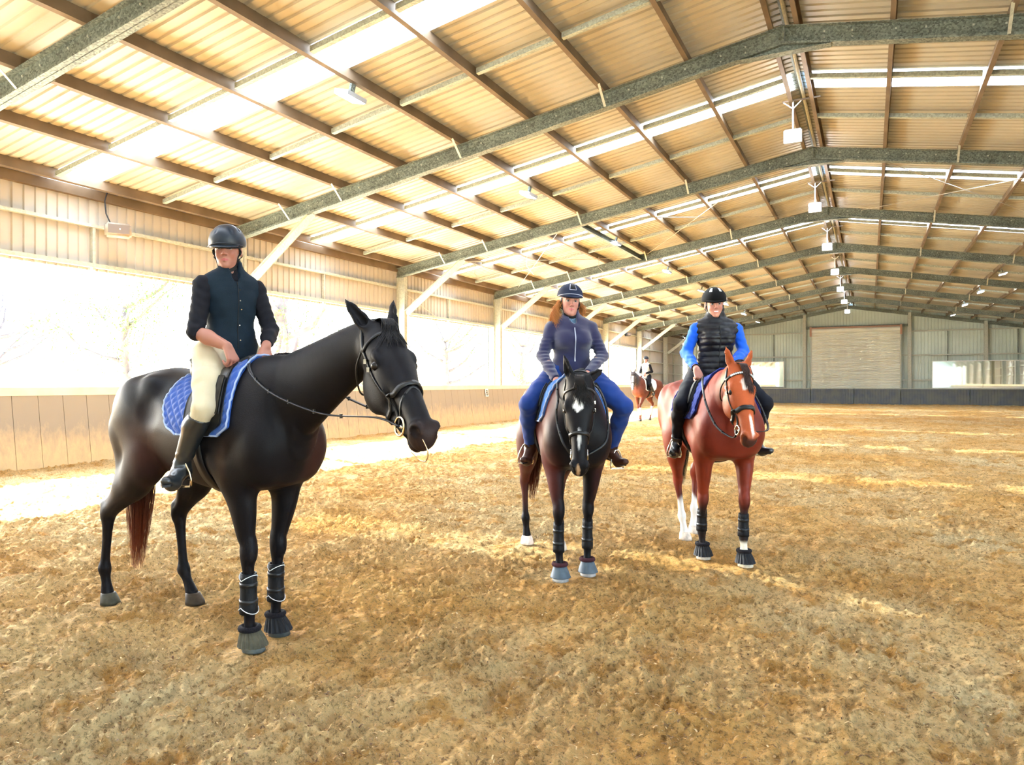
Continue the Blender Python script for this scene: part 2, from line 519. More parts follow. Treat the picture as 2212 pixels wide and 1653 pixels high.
# ---- gable end wall
wb = empty('wall_back'); tag(wb, 'grey green ribbed gable wall around the roller shutter', kind='structure')
def gable(y, parent, m, pitch=.2, x0=XL - .42, x1=XR + .42, flip=1, segs=None):
    pts = ribbed(x0, x1, pitch, h=.028)
    V = [(x, y - h * flip, 0) for x, h in pts] + [(x, y - h * flip, zr(x, OFF_SHEET)) for x, h in pts]
    n = len(pts)
    return pm('gable_sheet', V, [(i, i+1, n+i+1, n+i) for i in range(n-1)], m, parent)
gable(Y_END + .25, wb, M['clad_end'], .21)
YB = Y_END + .05
cols = [-8.99, -4.44, 2.57, 7.18]
for x in cols:
    a = Acc(); a.box((x - .10, YB - .10, 0), (x + .10, YB + .08, zr(x, .28))); a.box((x - .13, YB + .02, 0), (x + .13, YB + .03, zr(x, .28)))
    a.build('gable_column', M['galv_light'], wb)
spans = [(XL, cols[0]), (cols[0], cols[1]), (cols[2], cols[3]), (cols[3], XR)]
for xa, xb in spans:
    for z in (5.35 if xb < 0 else 5.28, 3.55, 1.76):
        a = Acc(); a.box((xa + .1, YB - .02, z - .05), (xb - .1, YB + .10, z + .04)); a.build('girt', M['galv_light'], wb)
    xm = (xa + xb) / 2 + .05
    a = Acc(); a.box((xm - .03, YB + .05, 1.3), (xm + .03, YB + .12, 5.3)); a.build('stiffener', M['galv'], wb)
for xa, xb in ((cols[0] * 0 + cols[1], -3.98), (2.01, cols[2])):
    for z in (3.55, 1.76):
        a = Acc(); a.box((xa + .05, YB - .02, z - .04), (xb - .05, YB + .08, z + .04)); a.build('girt', M['galv_light'], wb)
a = Acc(); a.box((cols[1], YB - .05, 5.62), (cols[2], YB + .08, 5.80)); a.build('header_rail', M['galv'], wb)
for side in (-1, 1):
    a = Acc()
    V = []
    for d in (0, 12.3):
        for yy in (YB - .08, YB + .08):
            for o_ in (.08, RAF): V.append((R0 + side * d, yy, zr(R0 + side * d, o_)))
    a.add(V, [(0,1,3,2),(4,6,7,5),(0,2,6,4),(1,5,7,3),(0,4,5,1),(2,3,7,6)]); a.build('gable_rafter', M['galv'], wb)
# near gable, behind the camera
wf = empty('wall_front'); tag(wf, 'ribbed gable wall behind the camera position', kind='structure')
gable(Y_NEAR - .1, wf, M['clad_end'], .21, flip=-1)

# roller shutter
door = empty('door_1', (-.98, YB - .12, 0)); tag(door, 'cream corrugated roller shutter in the middle of the gable wall', kind='structure')
dw = 5.95 / 2; NS = 40; ztop, zbot = 5.5, 1.15
h = (ztop - zbot) / NS
pts = []
for k in range(NS):
    z = zbot + k * h
    pts += [(-.0, z), (-.018, z + h * .3), (-.018, z + h * .62), (0, z + h * .92)]
pts.append((0, ztop))
V = [(x, yy, z) for x in (-dw, dw) for yy, z in pts]; n = len(pts)
slat_me = None
for k in range(NS):
    z = zbot + k * h
    a = Acc(); q = [(0, 0), (-.038, h * .25), (-.038, h * .62), (0, h * .94), (.012, h * .94), (.012, 0)]
    if slat_me is None:
        a.add([(x, yy, zz) for x in (-dw, dw) for yy, zz in q], [(i, (i+1) % 6, 6 + (i+1) % 6, 6 + i) for i in range(6)] + [(5,4,3,2,1,0), (6,7,8,9,10,11)])
        o = a.build('slat', M['shutter'], door); slat_me = o.data; o.location = (0, 0, z)
    else: inst(slat_me, 'slat', door, (0, 0, z))
a = Acc(); a.box((-dw, .03, zbot), (dw, .04, ztop)); a.build('shutter_backing', M['shutter'], door)
for s in (-1, 1):
    a = Acc(); a.box((s * dw - .05, -.06, 0), (s * dw + .05, .06, 5.62)); a.build('door_rail', M['galv_light'] if s > 0 else M['galv_light'], door)
    a = Acc(); a.box((s * (dw + .03) - .07, -.28, 5.05), (s * (dw + .03) + .07, .06, 5.75)); a.build('drum_bracket', M['door_rail'], door)
a = Acc(); a.tube([(-dw, -.1, 5.45), (dw, -.1, 5.45)], .17, 14); a.build('drum', M['shutter'], door, smooth=False)
a = Acc(); a.box((-dw, -.16, 5.62), (dw, .03, 5.72)); a.build('drum_hood', M['door_rail'], door)
a = Acc(); a.box((-.1, -.3, 4.9), (.0, -.2, 6.0)) ; 
# kick panels in front of the gable
kb = empty('trim_3'); tag(kb, 'dark blue grey kick panels standing before the gable wall', kind='structure')
edges = [XL, -8.4, -3.98, -1.03, 2.0, 6.2, XR]
for xa, xb in zip(edges[:-1], edges[1:]):
    a = Acc()
    n = int((xb - xa) / .17); st = (xb - xa - .05) / n
    pts = []
    for k in range(n):
        x = xa + .025 + k * st
        pts += [(x, 0), (x + st - .02, 0), (x + st - .012, .012), (x + st - .005, .012)]
    pts.append((xb - .025, 0))
    V = [(x, YB - .50 - .06 + h, -.02) for x, h in pts] + [(x, YB - .38 + h - .06, 1.10) for x, h in pts] + [(x, YB - .34, 1.10) for x, h in pts]
    m_ = len(pts)
    F = [(i, i+1, m_+i+1, m_+i) for i in range(m_-1)] + [(m_+i, m_+i+1, 2*m_+i+1, 2*m_+i) for i in range(m_-1)]
    a.add(V, F); a.build('kick_panel', M['kick_end'], kb)
a = Acc(); a.box((XL, YB - .47, 1.10), (XR, YB - .3, 1.16)); a.build('cap_strip', M['galv_light'], kb)

# mirrors on the gable wall
def mirror(x0, x1, z0, z1, label):
    t = empty('wall_mirror', ((x0 + x1) / 2, YB - .30, z0)); tag(t, label, 'mirror')
    w2 = (x1 - x0) / 2; hh = z1 - z0
    a = Acc(); a.box((-w2, 0, 0), (w2, .02, hh)); o = a.build('mirror_glass', M['mirror'], t)
    for j in range(1, int(round((x1 - x0) / 2.45))):
        xs = -w2 + j * (x1 - x0) / round((x1 - x0) / 2.45)
        b = Acc(); b.box((xs - .008, -.004, 0), (xs + .008, 0.001, hh)); b.build('joint_strip', M['galv'], t)
    a = Acc()
    for lo, hi in (((-w2 - .05, -.02, -.05), (w2 + .05, .04, 0)), ((-w2 - .05, -.02, hh), (w2 + .05, .04, hh + .05)), ((-w2 - .05, -.02, 0), (-w2, .04, hh)), ((w2, -.02, 0), (w2 + .05, .04, hh))): a.box(lo, hi)
    a.build('mirror_frame', M['white'], t)
    a = Acc(); a.box((-w2, .04, .1), (-w2 + .08, .32, .2)); a.box((w2 - .08, .04, .1), (w2, .32, .2)); a.box((-w2, .04, hh - .2), (-w2 + .08, .32, hh - .1)); a.box((w2 - .08, .04, hh - .2), (w2, .32, hh - .1))
    a.build('mirror_bracket', M['galv'], t)
    t.rotation_euler = (0, 0, 0)
mirror(3.98, 9.95, 1.22, 3.05, 'long dark wall mirror reflecting the side columns, beyond the shutter')
mirror(-9.6, -5.93, 1.27, 3.15, 'wall mirror reflecting white daylight, behind the chestnut horse')

# ---- writing on the boards
def letter_sign():
    t = empty('letter_sign', (XL + .05 + .035, 24.31, 1.0)); tag(t, 'small white arena marker reading B on the kick boards', 'sign')
    a = Acc(); a.box((0, -.11, 0), (.012, .11, .30)); a.build('plate', M['white'], t)
    c = bpy.data.curves.new('letter', 'FONT'); c.body = 'B'; c.size = .30; c.extrude = .003; c.align_x = 'CENTER'
    o = bpy.data.objects.new('letter', c); COL.objects.link(o)
    bpy.context.view_layer.update()
    dg = bpy.context.evaluated_depsgraph_get()
    me = bpy.data.meshes.new_from_object(o.evaluated_get(dg)); bpy.data.objects.remove(o)
    me.materials.clear(); l = put_mesh(me, 'letter', M['black'], t)
    l.rotation_euler = (PI / 2, 0, PI / 2); l.location = (.016, 0, .045)
    t.rotation_euler = (0, -.10, 0)
letter_sign()

# ---- loudspeakers on the left girt
def speaker(loc, s, rz, label, m):
    t = empty('loudspeaker', loc, rz); tag(t, label, 'speaker')
    bm = bmesh.new(); bmesh.ops.create_cube(bm, size=1); bmesh.ops.scale(bm, vec=(.26*s, .44*s, .26*s), verts=bm.verts)
    for v in bm.verts:
        if v.co.x > 0: v.co.y *= .92; v.co.z *= .85
    bmesh.ops.bevel(bm, geom=bm.edges[:], offset=.035*s, segments=3, affect='EDGES')
    me = bpy.data.meshes.new('cabinet'); bm.to_mesh(me); bm.free(); put_mesh(me, 'cabinet', m, t, True)
    a = Acc(); a.box((.127*s, -.17*s, -.08*s), (.138*s, .17*s, .08*s)); a.build('front_grille', M['spk_grille'], t)
    a = Acc(); a.tube([(.139*s, .02, 0), (.145*s, .02, 0)], .014, 10); a.build('badge', M['white'], t)
    a = Acc(); a.bar((-.33*s, 0, 0), (-.1*s, 0, 0), .05, .03); a.bar((-.12*s, -.2*s, 0), (-.12*s, .2*s, 0), .03, .05); a.build('bracket', M['galv'], t)
    return t
M['spk'] = mat('beige_speaker_shell', (.30, .24, .18), rough=.6, var=.2, vscale=12)
M['spk_grille'] = mat('grey_brown_grille', (.16, .13, .11), rough=.7)
sp = speaker((XL + .10, 9.15, 4.5), 1.08, -.55, 'dusty beige loudspeaker on the wall girt above the opening', M['spk'])
a = Acc(); a.tube([(-.2, -.1, .1), (-.24, -.2, .35), (-.26, -.22, .6), (-.28, -.16, .85)], .012, 6); a.build('cable', M['black'], sp)
speaker((XL + .06, 42.4, 4.5), .9, -.5, 'small dark loudspeaker high by a distant column', M['black'])

# ---- lamps
def lens_panel(t, w, h, y, z):
    pass
lamp_parts = {}
def ridge_lamp(i, label):
    y = YP(i) + DB * .5; zt = zr(R0, RAF) + .02
    t = empty('hanging_floodlight', (R0, y, 0)); tag(t, label, 'light', 'floodlights hanging from the ridge')
    if not lamp_parts:
        a = Acc(); a.box((-.36, -.015, zt - .03), (.36, .015, zt)); o1 = a.build('cross_bracket', M['purlin'], t)
        a = Acc(); a.tube([(-.16, 0, zt - .03), (-.16, 0, 6.72)], .017, 8); a.bar((-.34, 0, zt - .03), (-.16, 0, zt - .18), .015, .02); a.bar((.0, 0, zt - .03), (-.16, 0, zt - .18), .015, .02); o2 = a.build('hanging_rod', M['white'], t)
        a = Acc(); a.box((-.32, -.03, 6.60), (-.01, .07, 6.70)); a.box((-.34, -.03, 6.42), (.01, .02, 6.68)); o3 = a.build('lamp_housing', M['lamp_body'], t)
        a = Acc(); a.box((-.31, -.045, 6.44), (-.02, -.03, 6.66)); o4 = a.build('lamp_lens', M['lamp_on'], t)
        lamp_parts['r'] = [(o.data, o.name.split('.')[0]) for o in (o1, o2, o3, o4)]
    else:
        for me, n in lamp_parts['r']: inst(me, n, t)
RL = ['nearest', 'second', 'third', 'fourth', 'fifth', 'sixth', 'seventh']
for k, i in enumerate(range(2, 9)): ridge_lamp(i, f'lit square floodlight on a rod below the ridge, {RL[k]} of the row')
def side_lamp(i, side, label):
    x = (-7.25 if side < 0 else 4.80); y = YP(i) + DB * .5; z = zr(x, RAF)
    t = empty('purlin_floodlight', (x - .12 * (1 if side < 0 else -1), y, z - .16)); tag(t, label, 'light', 'floodlights bolted under the purlins')
    key = 's'
    if key not in lamp_parts:
        a = Acc(); a.box((-.02, -.05, .0), (.02, .05, .17)); o1 = a.build('mount', M['galv'], t)
        a = Acc(); a.box((-.14, -.23, -.07), (.14, .23, 0)); o2 = a.build('lamp_housing', M['lamp_body'], t)
        a = Acc(); a.box((-.12, -.21, -.082), (.12, .21, -.07)); o3 = a.build('lamp_lens', M['lamp_on'], t)
        lamp_parts[key] = [(o.data, o.name.split('.')[0]) for o in (o1, o2, o3)]
    else:
        for me, n in lamp_parts[key]: inst(me, n, t)
    t.rotation_euler = (0, .25 if side < 0 else -.25, 0)
for k, i in enumerate(range(1, 9)): side_lamp(i, -1, f'lit floodlight under the open-side roof slope, {["nearest","second","third","fourth","fifth","sixth","seventh","eighth"][k]} in line')
for k, i in enumerate(range(5, 9)): side_lamp(i, 1, f'lit floodlight under the slope over the dark mirror, {["nearest","second","third","fourth"][k]} in line')
# ================================================================== ground
def hash2(ix, iy, seed):
    n = (ix.astype(np.int64) * 374761393 + iy.astype(np.int64) * 668265263 + seed * 974711) & 0xffffffff
    n = ((n ^ (n >> 13)) * 1274126177) & 0xffffffff
    return ((n ^ (n >> 16)) & 0xffff) / 65535.0
def vnoise(x, y, seed):
    ix, iy = np.floor(x), np.floor(y); fx, fy = x - ix, y - iy
    fx = fx * fx * (3 - 2 * fx); fy = fy * fy * (3 - 2 * fy)
    a = hash2(ix, iy, seed); b = hash2(ix + 1, iy, seed); c = hash2(ix, iy + 1, seed); d = hash2(ix + 1, iy + 1, seed)
    return (a * (1 - fx) + b * fx) * (1 - fy) + (c * (1 - fx) + d * fx) * fy
def ground_h(x, y):
    h = (vnoise(x * 1.1, y * 1.1, 1) - .5) * .05 + (vnoise(x * 3.1, y * 3.1, 2) - .5) * .04
    wx = x + .12 * vnoise(x * 5, y * 5, 11); wy = y + .12 * vnoise(x * 5, y * 5, 12)
    r = 1 - np.abs(vnoise(wx * 7, wy * 7, 3) * 2 - 1); h += (r ** 2 - .4) * .022
    r2 = 1 - np.abs(vnoise(wx * 17, wy * 17, 4) * 2 - 1); m = vnoise(x * 2.3, y * 2.3, 8)
    h += (r2 ** 2 - .4) * .030 * (.4 + m)
    h += (vnoise(x * 38, y * 38, 5) - .5) * .016 * (.4 + m)
    h += np.maximum(vnoise(x * 26, y * 26, 6) - .62, 0) * .075 + np.maximum(vnoise(x * 47, y * 47, 7) - .6, 0) * .045 * (.3 + m)
    return h - .012
STAND = []      # (x, y, r): spots pressed level under hooves
def floor_z(x, y):
    x = np.asarray(x, dtype=float); y = np.asarray(y, dtype=float)
    h = ground_h(x, y)
    for sx, sy, r in STAND:
        d2 = (x - sx) ** 2 + (y - sy) ** 2
        w = np.exp(-d2 / (r * r)); h = h * (1 - w) - .004 * w
    # banked up a little against the boards
    h += np.clip((x - (XL + .9)) * -1, 0, 1) * .03
    return h

def sand_mat():
    m = bpy.data.materials.new('churned_arena_sand'); m.use_nodes = True
    t = m.node_tree; b = t.nodes['Principled BSDF']; b.inputs['Roughness'].default_value = .95; b.inputs['Specular IOR Level'].default_value = .15
    g = t.nodes.new('ShaderNodeNewGeometry'); L = t.links.new
    def noise(sc, det=6, rough=.6, dist=0.0, vec=None):
        n = t.nodes.new('ShaderNodeTexNoise'); n.inputs['Scale'].default_value = sc; n.inputs['Detail'].default_value = det; n.inputs['Roughness'].default_value = rough; n.inputs['Distortion'].default_value = dist
        L(vec or g.outputs['Position'], n.inputs['Vector']); return n.outputs['Fac']
    def mr(v, a, b_, c=0., d=1.):
        r = t.nodes.new('ShaderNodeMapRange'); r.inputs['From Min'].default_value = a; r.inputs['From Max'].default_value = b_; r.inputs['To Min'].default_value = c; r.inputs['To Max'].default_value = d; L(v, r.inputs['Value']); return r.outputs['Result']
    def mix(f, A, B, mode='MIX'):
        x = t.nodes.new('ShaderNodeMix'); x.data_type = 'RGBA'; x.blend_type = mode
        (L(f, x.inputs['Factor']) if not isinstance(f, float) else setattr(x.inputs['Factor'], 'default_value', f))
        for s, v in (('A', A), ('B', B)):
            if isinstance(v, tuple): x.inputs[s].default_value = (*v, 1)
            else: L(v, x.inputs[s])
        return x.outputs['Result']
    c = mix(mr(noise(1.3, 5), .35, .65), (.96, .58, .185), (.86, .44, .11))
    c = mix(mr(noise(.35, 3), .4, .65), c, (.98, .74, .37))
    c = mix(mr(noise(3.4, 7, .65), .50, .62), c, (.74, .385, .10))
    c = mix(mr(noise(34, 8, .8, .2), .50, .63), c, (.30, .135, .036))  # this and the next: dark crumbs, strengthened to colour in the clods' shadows
    c = mix(mr(noise(80, 6, .8), .57, .68), c, (.14, .06, .02))
    c = mix(mr(noise(120, 3, .6, .3), .62, .72), c, (.86, .70, .42))
    L(c, b.inputs['Base Color'])
    # fibres and crumbs
    mp = t.nodes.new('ShaderNodeMapping'); mp.inputs['Scale'].default_value = (1, 2.2, 1); mp.inputs['Rotation'].default_value = (0, 0, .5); L(g.outputs['Position'], mp.inputs[0])
    n1 = noise(75, 8, .82, .15, mp.outputs[0]); n2 = noise(9, 4, .6)
    ad = t.nodes.new('ShaderNodeMath'); ad.operation = 'MULTIPLY_ADD'; ad.inputs[1].default_value = 1.6; L(n2, ad.inputs[0]); L(n1, ad.inputs[2])
    bp = t.nodes.new('ShaderNodeBump'); bp.inputs['Strength'].default_value = 1.0; bp.inputs['Distance'].default_value = .06
    L(ad.outputs[0], bp.inputs['Height']); L(bp.outputs['Normal'], b.inputs['Normal'])
    return m
M['sand'] = sand_mat()

def build_floor():
    # polar grid around the viewing spot: fine underfoot, coarse far off
    def fan(a0, a1, na, r0, r1, nr):
        r = np.geomspace(r0, r1, nr); a = np.linspace(a0, a1, na)
        Rr, A = np.meshgrid(r, a, indexing='ij')
        return -np.sin(A) * Rr, np.cos(A) * Rr
    X, Y = fan(TH - .98, TH + .92, 800, 2.2, 75.0, 1000)
    inside_x = np.clip(X, XL - .3, XR + .3); inside_y = np.clip(Y, Y_NEAR, Y_END + .2)
    Z = floor_z(X, Y)
    ok = (X > XL - .45) & (X < XR + .45) & (Y > Y_NEAR - .3) & (Y < Y_END + .5)
    nr, na = X.shape
    idx = np.arange(nr * na).reshape(nr, na)
    q = np.stack([idx[:-1, :-1], idx[:-1, 1:], idx[1:, 1:], idx[1:, :-1]], -1).reshape(-1, 4)
    okq = ok.ravel()[q].any(axis=1)
    q = q[okq][:, ::-1]
    used = np.unique(q); remap = -np.ones(nr * na, dtype=np.int64); remap[used] = np.arange(len(used))
    V = np.stack([X.ravel(), Y.ravel(), Z.ravel()], 1)[used]
    floor = pm('floor', V, remap[q], M['sand'], None, False)
    tag(floor, 'churned golden brown sand riding surface', kind='structure')
    # the rest of the hall floor, outside the fan
    X2, Y2 = fan(TH + .91, TH - .97 + 2 * PI, 240, .05, 60.0, 150)
    ok = (X2 > XL - .3) & (X2 < XR + .3) & (Y2 > Y_NEAR - .1) & (Y2 < Y_END)
    X3, Y3 = fan(TH - .99, TH + .93, 160, .05, 2.21, 70)
    for XX, YY, nm in ((X2, Y2, 'sand_margin'), (X3, Y3, 'sand_underfoot')):
        nr, na = XX.shape; idx = np.arange(nr * na).reshape(nr, na)
        q = np.stack([idx[:-1, :-1], idx[:-1, 1:], idx[1:, 1:], idx[1:, :-1]], -1).reshape(-1, 4)
        xo, yo = XX.ravel(), YY.ravel()
        okp = (xo > XL - .45) & (xo < XR + .45) & (yo > Y_NEAR - .3) & (yo < Y_END + .3)
        q = q[okp[q].any(axis=1)][:, ::-1]
        pm(nm, np.stack([xo, yo, floor_z(xo, yo) - .004], 1), q, M['sand'], floor)
    return floor

def build_shavings():
    """loose wood chips and fibre on the sand near the viewer"""
    n = 15000
    r = np.exp(RNG.uniform(np.log(2.4), np.log(13), n)); a = TH + RNG.uniform(-.72, .72, n)
    x, y = -np.sin(a) * r, np.cos(a) * r
    m = vnoise(x * 2.3, y * 2.3, 8) + RNG.uniform(-.3, .3, n) > .42
    x, y = x[m], y[m]; n = len(x); z = floor_z(x, y)
    ln = RNG.uniform(.004, .014, n) ; wd = ln * RNG.uniform(.12, .4, n); rot = RNG.uniform(0, 2 * PI, n); tilt = RNG.uniform(-.5, .5, n)
    cx, sx = np.cos(rot), np.sin(rot)
    V = np.zeros((n, 6, 3)); 
    for k, (u, v, hgt) in enumerate(((-1, -1, 0), (-1, 1, 0), (0, -1, .35), (0, 1, .35), (1, -1, 0), (1, 1, 0))):
        lx = u * ln; ly = v * wd
        V[:, k, 0] = x + lx * cx - ly * sx; V[:, k, 1] = y + lx * sx + ly * cx
        V[:, k, 2] = z + .003 + hgt * ln + u * ln * tilt * .5 + .003
    b = np.arange(n)[:, None] * 6
    F = np.concatenate([b + np.array([[0, 1, 3, 2]]), b + np.array([[2, 3, 5, 4]])])
    pal = np.array([(.26, .14, .05), (.36, .22, .09), (.10, .05, .02), (.48, .32, .15)])
    c = np.repeat(pal[RNG.choice(4, n, p=[.35, .25, .3, .10])][:, None, :], 6, 1).reshape(-1, 3)
    o = pm('wood_shavings', V.reshape(-1, 3), F, M['chip'], None, False, c)
    tag(o, 'loose wood chips and fibre scattered over the arena sand', 'shavings', kind='stuff')
M['chip'] = mat('wood_chip', (.5, .3, .1), rough=.9, attr=True)

# ---- outside the open side
def build_outside():
    m = mat('pale_dry_paddock', (.72, .70, .55), rough=.95, var=.2, vscale=.3)
    a = Acc(); n = 24
    g = []
    for i in range(n):
        for j in range(n):
            x = XL - .5 - (i / (n - 1)) ** 1.5 * 130; y = -60 + j / (n - 1) * 190
            g.append((x, y, -.1 + .02 * (-x - 13) + .4 * math.sin(x * .11) * math.sin(y * .07)))
    F = [(i * n + j, i * n + j + 1, (i+1) * n + j + 1, (i+1) * n + j) for i in range(n-1) for j in range(n-1)]
    a.add(g, F); tag(a.build('ground', m, None, True), 'pale sunlit paddock beyond the opening', kind='structure')
    a = Acc(); a.add([(XR + .5, -60, -.1), (XR + 120, -60, -.1), (XR + 120, 130, -.1), (XR + .5, 130, -.1)], [(0,1,2,3)])
    tag(a.build('ground', m), 'pale paddock on the mirror side of the hall', kind='structure')
M['bark'] = mat('pale_gum_bark', (.13, .095, .075), rough=.85, var=.3, vscale=3, bump=.4, bscale=12)
M['leaf'] = mat('gum_leaves', (.085, .115, .022), rough=.6, attr=False, var=.3, vscale=.8)
M['leaf2'] = mat('blue_green_leaves', (.09, .13, .10), rough=.6, var=.3, vscale=.8)

def tree(x, y, h, r, spread, label, seed, lean=(0, 0), leafn=2600, lm='leaf', cr=None, base=.25, group='trees outside the open side'):
    rg = random.Random(seed)
    z0 = -.1 + .02 * (-x - 13) + .4 * math.sin(x * .11) * math.sin(y * .07) - .1
    t = empty('gum_tree', (x, y, z0)); tag(t, label, 'tree', group)
    a = Acc(); tips = []
    P = [Vector((0, 0, 0))]
    for k in range(1, 7): P.append(Vector((lean[0] * (k/6)**1.3 + rg.uniform(-.1, .1), lean[1] * (k/6)**1.3 + rg.uniform(-.1, .1), h * .62 * k / 6)))
    a.tube(P, [r * (1.15 - .6 * k / 6) for k in range(7)], 10)
    for b in range(9):
        k = rg.choice((2, 3, 4, 5, 6)); s = P[k]; an = rg.uniform(0, 2 * PI)
        L = spread * rg.uniform(.6, 1.0)
        e = s + Vector((math.cos(an) * L, math.sin(an) * L, h * rg.uniform(.12, .36)))
        mid = s.lerp(e, .5) + Vector((rg.uniform(-.3, .3), rg.uniform(-.3, .3), -.25))
        a.tube([s, s.lerp(mid, .5) + Vector((0, 0, -.1)), mid, mid.lerp(e, .5) + Vector((.1, 0, .15)), e], [r * .42, r * .34, r * .26, r * .18, r * .08], 7)
        tips += [e, mid.lerp(e, .6), mid]
    a.build('trunk', M['bark'], t, True)
    C = np.array([tips[rg.randrange(len(tips))] for _ in range(leafn)], dtype=float)
    rs = np.random.default_rng(seed)
    C += rs.normal(0, 1, (leafn, 3)) * np.array([.55, .55, .4]) * (cr or spread * .34)
    L = rs.uniform(.10, .2, (leafn, 1)); d = rs.normal(0, 1, (leafn, 3)); d[:, 2] -= .8; d /= np.linalg.norm(d, axis=1)[:, None]
    n_ = np.cross(d, rs.normal(0, 1, (leafn, 3))); n_ /= np.linalg.norm(n_, axis=1)[:, None]
    V = np.stack([C, C + d * L * .5 + n_ * L * .16, C + d * L, C + d * L * .5 - n_ * L * .16], 1).reshape(-1, 3)
    F = (np.arange(leafn)[:, None] * 4 + np.array([[0, 1, 2, 3]]))
    tag(pm('foliage', V, F, M[lm], t), kind='stuff')
build_outside()
tree(-22, 22.6, 9, .42, 3.2, 'thick pale gum trunk behind the black-jacketed rider', 3, cr=1.4, leafn=2600)
tree(-20.5, 23.6, 5, .20, 2.0, 'leaning bare-limbed gum beside the thick trunk', 5, lean=(1.0, 3.2), leafn=300)
tree(-29, 20.5, 7.5, .25, 3.2, 'leafy gum whose foliage shows beyond the rider sleeve', 9, leafn=4200)
tree(-34, 11.5, 9, .3, 3.5, 'distant blue green gum seen through the widest gap', 12, lm='leaf2', leafn=2200)
tree(-46, 24, 8, .3, 4, 'far hazy gum low on the paddock horizon', 15, lm='leaf2', leafn=2200)
tree(-26, 42, 7, .3, 3.4, 'leafy gum framed between the third and fourth columns', 21, leafn=4200)
tree(-25, 52, 7, .3, 3.4, 'leafy gum beside the column behind the fleece rider', 27, leafn=4200)
